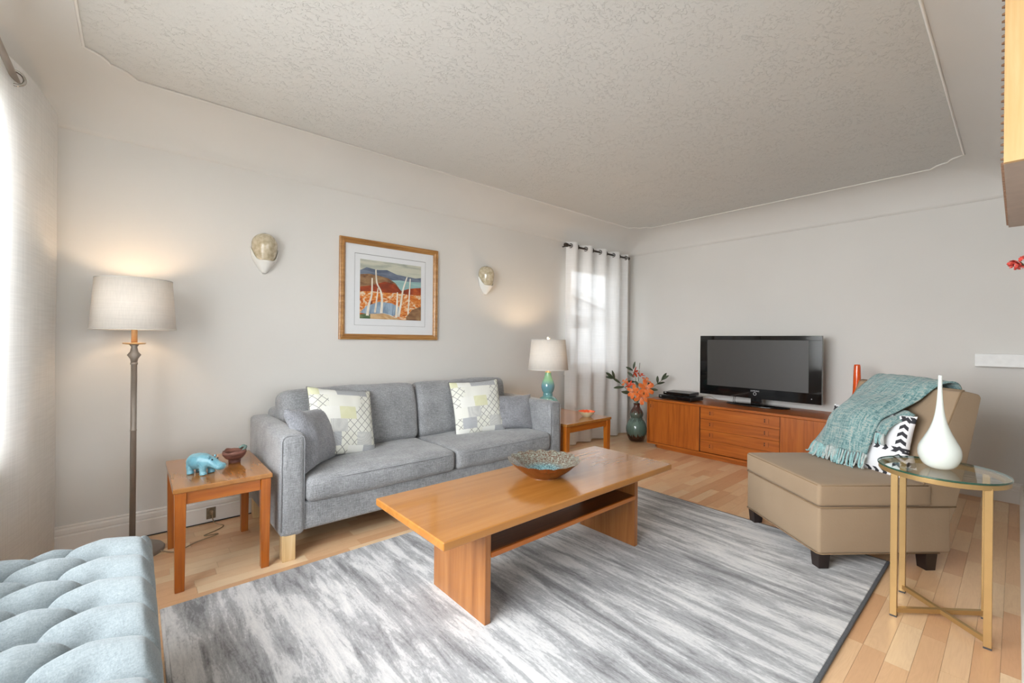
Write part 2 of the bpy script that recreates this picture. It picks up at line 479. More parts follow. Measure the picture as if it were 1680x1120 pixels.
t = NT('drip_glaze'); sep = t.n('ShaderNodeSeparateXYZ'); t.L(t.n('ShaderNodeTexCoord').outputs['Object'], sep.inputs[0])
st = t.noise(t.coord('Object', (60, 60, 3)), 1, 3); nn = t.noise(t.coord('Object'), 30, 3)
f = t.math('ADD', sep.outputs[2], t.math('MULTIPLY', t.math('SUBTRACT', st, 0.5), 0.16))
c = t.ramp(f, [(0.02, srgb(58, 30, 20)), (0.06, srgb(70, 38, 26)), (0.085, srgb(86, 112, 104)), (0.2, srgb(112, 140, 130)), (0.26, srgb(80, 96, 88)), (0.30, srgb(90, 104, 94)), (0.33, srgb(92, 58, 48)), (0.42, srgb(74, 40, 34))])
t.set(c, 0.12, coat=0.7); M['drip'] = t.m
t = NT('hippo_glaze'); nn = t.noise(t.coord('Object'), 18, 4); vv = t.n('ShaderNodeTexVoronoi', feature='DISTANCE_TO_EDGE'); t.L(t.coord('Object'), vv.inputs['Vector']); vv.inputs['Scale'].default_value = 26
c = t.ramp(nn, [(0.3, srgb(92, 148, 166)), (0.7, srgb(126, 180, 194))])
c = t.mix(t.math('MULTIPLY', t.ramp(vv.outputs['Distance'], [(0.0, (1, 1, 1)), (0.035, (0, 0, 0))]), 0.45), c, srgb(58, 96, 110))
t.set(c, 0.15, coat=0.6); M['hippo'] = t.m
t = NT('rough_brown_clay'); nn = t.noise(t.coord('Object', (14, 14, 60)), 1, 4)
t.set(t.ramp(nn, [(0.35, srgb(84, 50, 42)), (0.65, srgb(138, 92, 78))]), 0.6); t.bump(nn, 0.6, 0.004); M['clay'] = t.m
M['claygreen'] = plain('green_glaze_pool', srgb(104, 128, 122), 0.2, vary=0.2)
t = NT('speckled_glaze'); a = t.noise(t.coord('Object'), 120, 4, 0.75); b = t.noise(t.coord('Object'), 16, 2)
sep = t.n('ShaderNodeVectorMath', operation='LENGTH'); t.L(t.coord('Object', (1, 1, 0)), sep.inputs[0])
c = t.ramp(a, [(0.36, srgb(84, 42, 26)), (0.45, srgb(100, 78, 64)), (0.54, srgb(112, 116, 106)), (0.66, srgb(160, 164, 150))])
c = t.mix(t.ramp(sep.outputs['Value'], [(0.07, (1, 1, 1)), (0.10, (0, 0, 0))]), c, t.ramp(a, [(0.4, srgb(60, 92, 100)), (0.6, srgb(128, 168, 172))]))
t.set(c, 0.22, coat=0.4); t.bump(a, 0.4, 0.003); M['speckle'] = t.m
M['bowlbrown'] = plain('brown_bowl_underside', srgb(104, 52, 22), 0.25, vary=0.25, scale=40, coat=0.4)
M['coral_in'] = plain('orange_glaze', srgb(226, 92, 48), 0.2, vary=0.15, coat=0.5)
M['cream_out'] = plain('cream_glaze', srgb(214, 206, 172), 0.25, coat=0.4)
t = NT('milk_glass'); t.set(srgb(226, 232, 226), 0.06, coat=1.0); t.b.inputs['Subsurface Weight'].default_value = 0.15; t.b.inputs['Subsurface Radius'].default_value = (0.02, 0.02, 0.02); M['milk'] = t.m
M['orangeglass'] = plain('orange_glass', srgb(226, 84, 10), 0.12, coat=0.6)
t = NT('amber_shell_glass'); nn = t.noise(t.coord('Object'), 40, 3)
t.set(t.ramp(nn, [(0.35, srgb(176, 162, 134)), (0.65, srgb(206, 194, 168))]), 0.18, coat=0.5); t.bump(nn, 0.25, 0.004); M['shell'] = t.m
M['plaster'] = plain('white_plaster', srgb(236, 234, 228), 0.5, vary=0.02)
M['leaf'] = plain('dark_leaf', srgb(68, 78, 56), 0.5, vary=0.25, scale=15)
M['stemgreen'] = plain('stem', srgb(92, 98, 66), 0.6)
t = NT('lily_petal'); nn = t.noise(t.coord('Object', (1, 1, 1)), 40, 2)
t.set(t.ramp(nn, [(0.3, srgb(236, 104, 38)), (0.55, srgb(244, 132, 62)), (0.75, srgb(248, 160, 104))]), 0.5); t.b.inputs['Subsurface Weight'].default_value = 0.1; M['lily'] = t.m
M['lilyred'] = plain('red_lily_petal', srgb(222, 72, 26), 0.5, vary=0.15, scale=30)
M['stamen'] = plain('pale_stamen', srgb(238, 206, 190), 0.6)
M['whitebloom'] = plain('white_bloom', srgb(222, 220, 208), 0.6)
M['redbloom'] = plain('coral_red_petal', srgb(222, 84, 72), 0.55, vary=0.25, scale=60)

# ------------------------------------------------------------------ room shell
X0, X1, Y0, Y1 = -0.457, 4.635, -0.035, 3.148
ZC, ZT, CO = 2.141, 2.366, 0.280
TH = 0.14
OPX = 1.72          # the opening the camera stands in runs from the left wall to here

def wall_x(x, y0, y1, z0, z1, th, hole=None):
    """wall in the plane x, thickness th (signed)"""
    bm = BM(); a, b = sorted((x, x + th))
    if not hole: return box(bm, a, b, y0, y1, z0, z1)
    h0, h1, g0, g1 = hole
    box(bm, a, b, y0, h0, z0, z1); box(bm, a, b, h1, y1, z0, z1); box(bm, a, b, h0, h1, z0, g0); box(bm, a, b, h0, h1, g1, z1)
    return bm

def wall_y(y, x0, x1, z0, z1, th, hole=None):
    bm = BM(); a, b = sorted((y, y + th))
    if not hole: return box(bm, x0, x1, a, b, z0, z1)
    h0, h1, g0, g1 = hole
    box(bm, x0, h0, a, b, z0, z1); box(bm, h1, x1, a, b, z0, z1); box(bm, h0, h1, a, b, z0, g0); box(bm, h0, h1, a, b, g1, z1)
    return bm

WB = (3.50, 4.36, 0.76, 1.955)     # window in the sofa wall
WL = (0.15, 2.50, 0.62, 2.04)      # window in the left wall
struct('wall_back', wall_y(Y1, X0 - TH, X1 + TH, 0, 2.5, TH, WB), M['wall'], label='pale wall behind the sofa')
struct('wall_left', wall_x(X0, Y0 - 0.12, Y1, 0, 2.5, -TH, WL), M['wall'], label='wall with the large window by the bench')
struct('wall_right', wall_x(X1, Y0 - 0.12, Y1, 0, 2.5, TH), M['wall'], label='pale wall behind the television')
bm = BM(); box(bm, OPX, X1, Y0 - 0.12, Y0, 0, 2.5); box(bm, X0, OPX, Y0 - 0.12, Y0, 2.06, 2.5)
struct('wall_front', bm, M['wall'], label='wall with the opening to the next room')
# unseen next room behind the camera, invented and deepened for soft even fill
struct('wall_rear', wall_y(-6.60, -1.20, 4.80, 0, 2.5, -TH, (-1.05, 4.65, 0.35, 2.38)), M['wall'])  # wide window opening made up to let the fill in
struct('wall_rear_left', bx(-1.20 - TH, -1.20, -6.60, Y0 - 0.12, 0, 2.5), M['wall'])
struct('wall_rear_right', bx(4.80, 4.80 + TH, -6.60, Y0 - 0.12, 0, 2.5), M['wall'])
struct('ceiling_rear', bx(-1.34, 4.94, -6.74, Y0 - 0.12, 2.5, 2.6), M['ceiling'])
struct('floor_rear', bx(-1.34, 4.94, -6.74, Y0 - 0.005, -0.05, 0.0), plain('pale_tile', srgb(196, 190, 182), 0.5, vary=0.04, scale=3))  # unseen floor, given a neutral tile so its bounce stays untinted
struct('ground', bx(-40, 45, -40, 45, -0.70, -0.6), plain('pale_bounce_ground', srgb(186, 184, 178), 0.95, vary=0.08, scale=2))  # ground extended all round and made pale to bounce light onto the ceiling

STEP = [(0.183, 0.0), (0.163, 0.028), (0.143, 0.057), (0.114, 0.075), (0.085, 0.085), (0.075, 0.114), (0.057, 0.143), (0.028, 0.163), (0.0, 0.183)]
def rrect(ins, r, z, n=8, st=0.0):
    """inset room outline; corners blend from an arc (st=0) to the stepped corner of the ceiling bead (st=1)"""
    pts = []
    x0, x1, y0, y1 = X0 + ins, X1 - ins, Y0 + ins, Y1 - ins
    for px, py, sx, sy, sw in ((x1, y1, -1, -1, True), (x0, y1, 1, -1, False), (x0, y0, 1, 1, True), (x1, y0, -1, 1, False)):
        for k in range(n + 1):
            a = PI / 2 * k / n
            u, v = r * (1 - math.sin(a)), r * (1 - math.cos(a))      # from (r,0) along x to (0,r)
            q = STEP[k]
            u, v = u + (q[0] - u) * st, v + (q[1] - v) * st
            if sw: u, v = v, u
            pts.append((px + sx * u, py + sy * v, z))
    return pts

bm = BM(); rings = []
NS = 14
for k in range(NS + 1):
    th = PI / 2 * k / NS
    ins = 0.004 + (CO - 0.004) * (1 - math.cos(th))
    rings.append([bm.verts.new(p) for p in rrect(ins, 0.012 + 0.16 * math.sin(th), ZC + (ZT - ZC) * math.sin(th), st=max(0, (th / (PI / 2) - 0.6) / 0.4) ** 2)])
low = [bm.verts.new(p) for p in rrect(-0.001, 0.010, ZC - 0.001)]
rings.insert(0, low)
for A, B in zip(rings, rings[1:]):
    for i in range(len(A)):
        j = (i + 1) % len(A)
        bm.faces.new((A[j], A[i], B[i], B[j]))
cove = struct('ceiling_cove', bm, M['wall'], smooth=True, label='smooth curved cove between walls and ceiling')
bm = BM()
lo = [bm.verts.new((p[0], p[1], ZT + 0.004)) for p in rrect(CO - 0.012, 0.17, 0, st=1)]
bm.faces.new(lo[::-1])
e = bmesh.ops.extrude_face_region(bm, geom=bm.faces[:])
bmesh.ops.translate(bm, vec=(0, 0, 0.12), verts=[g for g in e['geom'] if isinstance(g, bmesh.types.BMVert)])
bmesh.ops.recalc_face_normals(bm, faces=bm.faces[:])
struct('ceiling', bm, M['ceiling'], label='white ceiling with a stippled trowelled texture')
bm = BM(); tube(bm, rrect(CO - 0.002, 0.17, ZT, st=1), 0.006, 6, closed=True)
struct('trim_1', bm, M['trimwhite'], smooth=True, label='thin raised bead around the stippled ceiling')

# baseboards
BP = [(0, 0), (0.020, 0), (0.020, 0.088), (0.014, 0.094), (0.017, 0.102), (0.017, 0.120), (0.010, 0.128), (0.012, 0.134), (0.006, 0.140), (0, 0.140)]
struct('baseboard_back', prism(BM(), [(Y1 - d, z) for d, z in BP], 'x', X0, X1), M['trimwhite'])
struct('baseboard_right', prism(BM(), [(X1 - d, z) for d, z in BP], 'y', Y0, Y1), M['trimwhite'])
struct('baseboard_left', prism(BM(), [(X0 + d, z) for d, z in BP], 'y', Y0, Y1), M['trimwhite'])
struct('baseboard_front', prism(BM(), [(Y0 + d, z) for d, z in BP], 'x', OPX, X1), M['trimwhite'])

# ---- strip floor: every visible strip a piece of its own
RUG = (0.085, 2.865, 0.410, 2.235)
floor = struct('floor', bx(X0, X1, Y0 - 0.005, Y1, -0.05, -0.006), M['groove'], label='pale beech strip floor')
SW = 0.0665
strips = []
nrow = int((Y1 - Y0) / SW) + 1
for r in range(nrow):
    y0 = Y0 + r * SW; y1 = min(Y1, y0 + SW)
    x = X0 - random.uniform(0, 0.35)
    while x < X1:
        l = random.uniform(0.24, 0.46)
        a, b = max(X0, x), min(X1, x + l); x += l
        if b - a > 0.02: strips.append((a, b, y0, y1))
def px_area(s):
    cx, cy = (s[0] + s[1]) / 2, (s[2] + s[3]) / 2
    d = cx * _f.x + cy * _f.y; l = cx * _r.x + cy * _r.y
    if d < 0.3 or abs(l / d) > 1.22 or CAM_H / d > 0.84: return 0
    if RUG[0] - 0.02 < s[0] and s[1] < RUG[1] and RUG[2] < s[2] and s[3] < RUG[3]: return 0
    if 0.6 < s[0] and s[1] < 2.5 and s[2] > 2.55: return 0
    if s[0] > 4.2 and 0.7 < cy < 2.5: return 0
    if cx < 0.05 and cy < 2.0: return 0
    return (s[1] - s[0]) * (s[3] - s[2]) / d ** 3
strips.sort(key=px_area, reverse=True)
um = bpy.data.meshes.new('plank'); b_ = bx(-0.5, 0.5, -0.5, 0.5, -1, 0); b_.to_mesh(um); b_.free(); um.materials.append(M['plank'])
for s in strips[:300]:
    o = bpy.data.objects.new('plank', um); C.objects.link(o); o.parent = floor
    o.location = ((s[0] + s[1]) / 2, (s[2] + s[3]) / 2, 0.0)
    o.scale = (s[1] - s[0] - 0.0008, s[3] - s[2] - 0.0007, 0.008)
bm = BM()
for s in strips[300:]:
    box(bm, s[0] + 0.0004, s[1] - 0.0004, s[2] + 0.00035, s[3] - 0.00035, -0.008, 0.0)
o = obj('plank_field', bm, M['plank'], floor); o['kind'] = 'stuff'

# ---- windows
def window(name, axis, plane, u0, u1, z0, z1, inward, label, sill_over=0.06, rail=True):
    """axis 'y': wall plane y=const, opening along x; inward = sign of the room side"""
    def B(bm, a, b, d0, d1, c, d):
        d0, d1 = plane - inward * d0, plane - inward * d1
        if axis == 'y': box(bm, a, b, min(d0, d1), max(d0, d1), c, d)
        else: box(bm, min(d0, d1), max(d0, d1), a, b, c, d)
    bm = BM(); w = 0.045
    B(bm, u0, u1, 0.0, 0.12, z1 - w, z1); B(bm, u0, u1, 0.0, 0.12, z0, z0 + w); B(bm, u0, u0 + w, 0.0, 0.12, z0 + w, z1 - w); B(bm, u1 - w, u1, 0.0, 0.12, z0 + w, z1 - w)
    root = struct(name, bm, M['trimwhite'], label=label, bevel=0.004)
    bm = BM(); B(bm, u0 - sill_over, u1 + sill_over, -0.055, 0.03, z0 - 0.028, z0); B(bm, u0 - sill_over + 0.02, u1 + sill_over - 0.02, -0.018, 0.01, z0 - 0.10, z0 - 0.028)
    obj('sill', bm, M['trimwhite'], root, bevel=0.004)
    zm = (z0 + z1) / 2; sw = 0.04
    spans = [(z0 + w, zm + 0.015, 0.045), (zm - 0.015, z1 - w, 0.078)] if rail else [(z0 + w, z1 - w, 0.06)]
    for a, b, dp in spans:
        bm = BM(); p, q = u0 + w, u1 - w
        B(bm, p, q, dp, dp + 0.03, a, a + sw); B(bm, p, q, dp, dp + 0.03, b - sw, b); B(bm, p, p + sw, dp, dp + 0.03, a + sw, b - sw); B(bm, q - sw, q, dp, dp + 0.03, a + sw, b - sw)
        s = obj('sash', bm, M['trimwhite'], root, bevel=0.003)
        bm = BM(); B(bm, p + sw, q - sw, dp + 0.013, dp + 0.017, a + sw, b - sw)
        obj('pane', bm, M['pane'], s)
    return root
window('window_1', 'y', Y1, *WB, -1, 'white double-hung window behind the voile curtain')
wl = window('window_2', 'x', X0, *WL, 1, 'large window beside the tufted bench', rail=False)

# neighbour's house seen through the voile
nh = thing('neighbour_house', 'grey neighbouring house with a white gable seen through the window', 'house', (9.0, 9.0, -0.6))
M['siding'] = plain('pale_siding', srgb(236, 237, 238), 0.8, vary=0.03); M['brick'] = plain('pink_brick', srgb(206, 164, 150), 0.9, vary=0.1, scale=12); M['roofing'] = plain('grey_shingles', srgb(176, 177, 180), 0.9, vary=0.1, scale=8)
obj('wall', prism(BM(), [(-2.2, 0), (3.2, 0), (3.2, 2.6), (0.1, 3.25), (-2.2, 2.75)], 'y', 0, 5), M['siding'], nh)
obj('brick_base', bx(-2.25, 0.1, -0.06, 5, 0, 1.6), M['brick'], nh)
obj('fascia', prism(BM(), [(-2.5, 2.64), (0.1, 3.22), (3.5, 2.5), (3.5, 2.68), (0.1, 3.42), (-2.5, 2.84)], 'y', -0.30, -0.24), M['white'], nh)
obj('roof', prism(BM(), [(-2.6, 2.70), (0.1, 3.34), (3.6, 2.58), (3.6, 2.68), (0.1, 3.46), (-2.6, 2.80)], 'y', -0.24, 5.2), M['roofing'], nh)
f_ = obj('window', bx(1.0, 2.0, -0.08, 0, 2.0, 2.5), M['white'], nh); obj('pane', bx(1.08, 1.92, -0.1, -0.07, 2.08, 2.42), M['blackgloss'], f_)

# ------------------------------------------------------------------ rug
rg = thing('area_rug', 'grey distressed streaky area rug under the coffee table', 'rug', ((RUG[0] + RUG[1]) / 2, (RUG[2] + RUG[3]) / 2, 0))
hx, hy = (RUG[1] - RUG[0]) / 2, (RUG[3] - RUG[2]) / 2
obj('pile', bx(-hx + 0.012, hx - 0.012, -hy + 0.012, hy - 0.012, 0.001, 0.014), M['rug'], rg, bevel=0.004)
for a in ((-hx, hx, -hy, -hy + 0.014), (-hx, hx, hy - 0.014, hy), (-hx, -hx + 0.014, -hy + 0.014, hy - 0.014), (hx - 0.014, hx, -hy + 0.014, hy - 0.014)):
    obj('binding', bx(*a, 0.001, 0.0125), M['rugedge'] if a[3] < 0 or a[0] > 0 else M['rug'], rg, bevel=0.004)

# ------------------------------------------------------------------ sofa
SX0, SX1, SYF, SYB = 0.541, 2.530, 2.335, 3.105
so = thing('sofa', 'grey woven two-seat sofa with square arms and pale wooden legs', 'sofa', (SX0, SYF, 0))
def sofa_part(name, bm, mat, **k):
    bmesh.ops.translate(bm, vec=(-SX0, -SYF, 0), verts=bm.verts)
    return obj(name, bm, mat, so, **k)
AW = 0.116
sofa_part('base', softbox(SX0 + AW - 0.01, SX1 - AW + 0.01, SYF + 0.012, SYB - 0.02, 0.128, 0.275, 0.018), M['sofa'], smooth=True)
for a, b in ((SX0, SX0 + AW), (SX1 - AW, SX1)):
    arm = sofa_part('arm', softbox(a, b, SYF, SYB - 0.01, 0.118, 0.622, 0.03, (0.006, 0.004, 0.008), wob=0.004, seed=a), M['sofa'], smooth=True)
    s_ = a + 0.03 if a < 1 else b - 0.03
    bm = BM(); tube(bm, [(a - SX0 + 0.006, 0.006, 0.15), (a - SX0 + 0.006, 0.004, 0.585), (a - SX0 + 0.012, 0.004, 0.606), (a - SX0 + 0.03, 0.006, 0.617), (b - SX0 - 0.03, 0.006, 0.617), (b - SX0 - 0.012, 0.004, 0.606), (b - SX0 - 0.006, 0.004, 0.585), (b - SX0 - 0.006, 0.006, 0.15)], 0.0022, 6)
    obj('piping', bm, M['seam'], arm, smooth=True)
sofa_part('back_frame', softbox(SX0 + AW - 0.02, SX1 - AW + 0.02, 2.965, SYB, 0.13, 0.665, 0.035, (0, 0.0, 0.006)), M['sofa'], smooth=True)
MX = 1.552
for i, (a, b) in enumerate(((SX0 + AW + 0.002, MX - 0.002), (MX + 0.002, SX1 - AW - 0.002))):
    sc_ = sofa_part('seat_cushion', softbox(a, b, SYF - 0.012, 2.90, 0.262, 0.395, 0.036, (0.0, 0.012, 0.016), n=12, wob=0.006, seed=i * 7 + 3), M['sofa'], smooth=True)
    for zz, dd in ((0.372, -0.012), (0.292, -0.012)):
        pts = []
        for k in range(25):
            u = -1 + 2 * k / 24
            x = (a + b) / 2 + (b - a) / 2 * u * 0.985
            y = SYF + dd - 0.010 * (1 - u * u) + (0.022 * max(0, abs(u) - 0.93) / 0.07) + 0.004
            pts.append((x - SX0, y - SYF, zz + 0.004 * (1 - u * u)))
        bm = BM(); tube(bm, pts, 0.0026, 6); obj('piping', bm, M['seam'], sc_, smooth=True)
for i, (a, b, tp) in enumerate(((SX0 + AW - 0.005, MX + 0.0, 0.775), (MX + 0.004, SX1 - AW - 0.03, 0.772))):
    bm = softbox(-(b - a) / 2, (b - a) / 2, -0.085, 0.085, -0.20, 0.20, 0.05, (0.0, 0.02, 0.012), n=12, wob=0.008, seed=i * 11 + 1)
    rm = Matrix.Rotation(math.radians(-11), 4, 'X')
    bmesh.ops.transform(bm, matrix=Matrix.Translation(((a + b) / 2, 2.905, 0.575)) @ rm, verts=bm.verts)
    sofa_part('back_cushion', bm, M['sofa'], smooth=True)
for x, y in ((SX0 + 0.012, SYF + 0.005), (SX1 - 0.072, SYF + 0.005), (SX0 + 0.012, SYB - 0.08), (SX1 - 0.072, SYB - 0.08)):
    sofa_part('leg', bx(x, x + 0.06, y, y + 0.06, 0.0, 0.13), M['pine'], bevel=0.003)

# pillows ----------------------------------------------------------
def patch_mat(name):
    t = NT(name)
    sp = t.n('ShaderNodeSeparateXYZ'); t.L(t.n('ShaderNodeTexCoord').outputs['Object'], sp.inputs[0])
    x, z = sp.outputs[0], sp.outputs[2]
    br = t.n('ShaderNodeTexBrick'); cm = t.n('ShaderNodeCombineXYZ'); t.L(x, cm.inputs[0]); t.L(z, cm.inputs[1]); t.L(cm.outputs[0], br.inputs['Vector'])
    br.inputs['Scale'].default_value = 1.0; br.inputs['Brick Width'].default_value = 0.105; br.inputs['Row Height'].default_value = 0.078; br.inputs['Mortar Size'].default_value = 0.0; br.offset = 0.42
    br.inputs['Color1'].default_value = (0, 0, 0, 1); br.inputs['Color2'].default_value = (1, 1, 1, 1); br.inputs['Bias'].default_value = 0.0
    cell = br.outputs['Color']
    # diamond lattice
    a = t.math('PINGPONG', t.math('ADD', x, 3.0), 0.026); b = t.math('PINGPONG', t.math('ADD', z, 3.0), 0.026)
    dd = t.math('ABSOLUTE', t.math('SUBTRACT', t.math('ADD', a, b), 0.026))
    line = t.math('LESS_THAN', dd, 0.0026)
    # scroll work
    mg = t.n('ShaderNodeTexMagic'); mg.turbulence_depth = 3; t.L(t.coord('Object', (170, 170, 170)), mg.inputs['Vector']); mg.inputs['Scale'].default_value = 1.0
    scr = t.ramp(mg.outputs['Fac'], [(0.45, (0, 0, 0)), (0.55, (1, 1, 1))])
    base = t.ramp(cell, [(0.0, srgb(226, 226, 218)), (0.22, srgb(208, 208, 166)), (0.42, srgb(228, 228, 222)), (0.62, srgb(196, 198, 200)), (0.82, srgb(224, 224, 214))], 'CONSTANT')
    m_line = t.math('MULTIPLY', line, t.math('GREATER_THAN', cell, 0.82))
    m_line2 = t.math('MULTIPLY', line, t.math('LESS_THAN', cell, 0.14))
    m_scr = t.math('MULTIPLY', t.math('MULTIPLY', scr, t.math('GREATER_THAN', cell, 0.6)), t.math('LESS_THAN', cell, 0.80))
    m_yel = t.math('MULTIPLY', t.math('MULTIPLY', scr, t.math('GREATER_THAN', cell, 0.2)), t.math('LESS_THAN', cell, 0.42))
    c = t.mix(t.math('MULTIPLY', t.math('ADD', m_line, m_line2), 0.75), base, srgb(104, 104, 104))
    c = t.mix(t.math('MULTIPLY', m_scr, 0.6), c, srgb(120, 122, 128))
    c = t.mix(t.math('MULTIPLY', m_yel, 0.6), c, srgb(226, 226, 206))
    t.set(c, 0.9, spec=0.15); t.bump(t.noise(t.coord('Object'), 300, 2), 0.2, 0.001)
    return t.m
M['patch'] = patch_mat('patchwork_print')
def cushion(name, label, mat, w, hgt, th, loc, rz, tilt, roll=0, pipe=None, seed=0, pinch=0.07, belly=0.42, group=None, wr=0.006):
    """loc = centre of the cushion; rz heading of its back normal, tilt leans it back, roll turns it in its own plane"""
    bm, edge = pillow(w, hgt, th, pinch, seed=seed, belly=belly, wr=wr)
    o = obj(name, bm, mat, smooth=True)
    o.matrix_world = Matrix.Translation(loc) @ Matrix.Rotation(rz, 4, 'Z') @ Matrix.Rotation(tilt, 4, 'X') @ Matrix.Rotation(roll, 4, 'Y')
    tag(o, label, 'cushion', group)
    if pipe:
        bm = BM(); tube(bm, edge, 0.0035, 6, closed=True); obj('piping', bm, pipe, o, smooth=True)
    return o
M['greypipe'] = plain('charcoal_piping', srgb(112, 112, 112), 0.9)
cushion('throw_pillow', 'grey woven pillow leaning on the left arm of the sofa', M['pillowgrey'], 0.46, 0.35, 0.16, (0.775, 2.600, 0.545), math.radians(52), math.radians(-20), math.radians(6), seed=2, pinch=0.15, wr=0.012)
cushion('throw_pillow', 'grey woven pillow in the right corner of the sofa by the lamp table', M['pillowgrey'], 0.40, 0.29, 0.14, (2.265, 2.640, 0.525), math.radians(-16), math.radians(-20), math.radians(2), seed=5, pinch=0.12, wr=0.010)
cushion('throw_pillow', 'patchwork print pillow in front of the left sofa back cushion', M['patch'], 0.42, 0.42, 0.13, (0.965, 2.70, 0.590), math.radians(12), math.radians(-24), math.radians(9), pipe=M['greypipe'], seed=9, pinch=0.06)
cushion('throw_pillow', 'patchwork print pillow in front of the right sofa back cushion', M['patch'], 0.41, 0.41, 0.13, (1.985, 2.70, 0.585), math.radians(-12), math.radians(-18), math.radians(-2), pipe=M['greypipe'], seed=14, pinch=0.06)

# ------------------------------------------------------------------ side tables
def side_table(label, x0, x1, y0, y1, h, leg):
    o = thing('side_table', label, 'side table', ((x0 + x1) / 2, (y0 + y1) / 2, 0))
    a, b = (x1 - x0) / 2, (y1 - y0) / 2
    obj('table_top', bx(-a, a, -b, b, h - 0.022, h), M['teak_y'], o, bevel=0.004)
    ins = 0.006
    for sx in (-1, 1):
        for sy in (-1, 1):
            cx, cy = sx * (a - ins - leg / 2), sy * (b - ins - leg / 2)
            hl = leg / 2
            obj('leg', hexa(BM(), [(cx - hl * .82, cy - hl * .82, 0), (cx + hl * .82, cy - hl * .82, 0), (cx + hl * .82, cy + hl * .82, 0), (cx - hl * .82, cy + hl * .82, 0)],
                            [(cx - hl, cy - hl, h - 0.022), (cx + hl, cy - hl, h - 0.022), (cx + hl, cy + hl, h - 0.022), (cx - hl, cy + hl, h - 0.022)]), M['leg_z'], o, bevel=0.003)
    ah = 0.055
    for sy in (-1, 1):
        y = sy * (b - ins - leg / 2)
        obj('apron', bx(-a + ins + leg, a - ins - leg, y - 0.010, y + 0.010, h - 0.022 - ah, h - 0.022), M['leg_x'], o, bevel=0.002)
    for sx in (-1, 1):
        x = sx * (a - ins - leg / 2)
        obj('apron', bx(x - 0.010, x + 0.010, -b + ins + leg, b - ins - leg, h - 0.022 - ah, h - 0.022), M['leg_y'], o, bevel=0.002)
    return o
side_table('small teak side table with a hippo figurine between floor lamp and sofa', 0.128, 0.508, 2.338, 2.905, 0.450, 0.042)
side_table('teak side table carrying the table lamp beside the right sofa arm', 2.58, 3.165, 2.325, 2.92, 0.435, 0.045)

# ------------------------------------------------------------------ coffee table
ct = thing('coffee_table', 'long honey teak coffee table with panel legs and a lower shelf', 'coffee table', (1.4554, 1.4535, 0.0135), 0.003)
L2, W2, HT = 0.7066, 0.2572, 0.4365
obj('table_top', bx(-L2, L2, -W2, W2, HT - 0.030, HT), M['teak_x'], ct, bevel=0.005)
for x in (-0.43, 0.563):
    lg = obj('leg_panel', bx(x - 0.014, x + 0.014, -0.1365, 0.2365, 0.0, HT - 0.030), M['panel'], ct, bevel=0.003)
    if x < 0:
        bm = BM(); lathe(bm, [(0.006, 0), (0.006, 0.002), (0.003, 0.003)], 14)
        bmesh.ops.transform(bm, matrix=Matrix.Translation((x - 0.014, 0.085, 0.265)) @ Matrix.Rotation(-PI / 2, 4, 'Y'), verts=bm.verts)
        obj('bolt', bm, M['bronze'], lg)
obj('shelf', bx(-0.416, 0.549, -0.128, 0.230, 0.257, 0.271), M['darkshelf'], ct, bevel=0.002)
obj('shelf_edge', bx(-0.416, 0.549, -0.141, -0.128, 0.251, 0.272), M['leg_x'], ct, bevel=0.003)

# decorative bowl on the coffee table
R_ = 0.176
def petal_bowl(name, n_pet, prof_in, prof_out, mat_in, mat_out, label, cat, loc, amp, zamp):
    o = thing(name, label, cat, loc)
    def ring(bm, r, z, k, n=120):
        vs = []
        for i in range(n):
            a = 2 * PI * i / n
            w = abs(math.sin(a * n_pet / 2)) ** 0.7
            rr = r * (1 - amp * k * (1 - w)); zz = z + zamp * k * w
            vs.append(bm.verts.new((rr * math.cos(a), rr * math.sin(a), zz)))
        return vs
    for nm, prof, mat, flip in (('glazed_inside', prof_in, mat_in, False), ('outside', prof_out, mat_out, True)):
        bm = BM(); R0 = None
        for r, z, k in prof:
            R1 = ring(bm, r, z, k)
            if R0:
                for i in range(len(R0)):
                    j = (i + 1) % len(R0)
                    bm.faces.new((R0[i], R0[j], R1[j], R1[i]))
            else:
                bm.faces.new(R1)
            R0 = R1
        obj(nm, bm, mat, o, smooth=True)
    return o
petal_bowl('decorative_bowl', 18, [(0.02, 0.014, 0), (0.065, 0.018, 0.1), (0.085, 0.026, 0.35), (0.125, 0.046, 0.7), (0.160, 0.066, 1), (R_, 0.072, 1)],
           [(0.075, 0.0, 0), (0.080, 0.004, 0), (0.125, 0.030, 0.5), (0.160, 0.058, 0.9), (R_, 0.072, 1)], M['speckle'], M['bowlbrown'],
           'large ruffled speckled ceramic bowl on the coffee table', 'bowl', (1.495, 1.490, 0.4505), 0.06, 0.008)
petal_bowl('shell_bowl', 14, [(0.01, 0.010, 0), (0.045, 0.014, 0.2), (0.064, 0.028, 0.7), (0.076, 0.044, 1)],
           [(0.030, 0.0, 0), (0.034, 0.003, 0), (0.060, 0.020, 0.6), (0.076, 0.044, 1)], M['coral_in'], M['cream_out'],
           'small fluted bowl with orange inside on the lamp table', 'bowl', (3.00, 2.47, 0.4355), 0.08, 0.004)

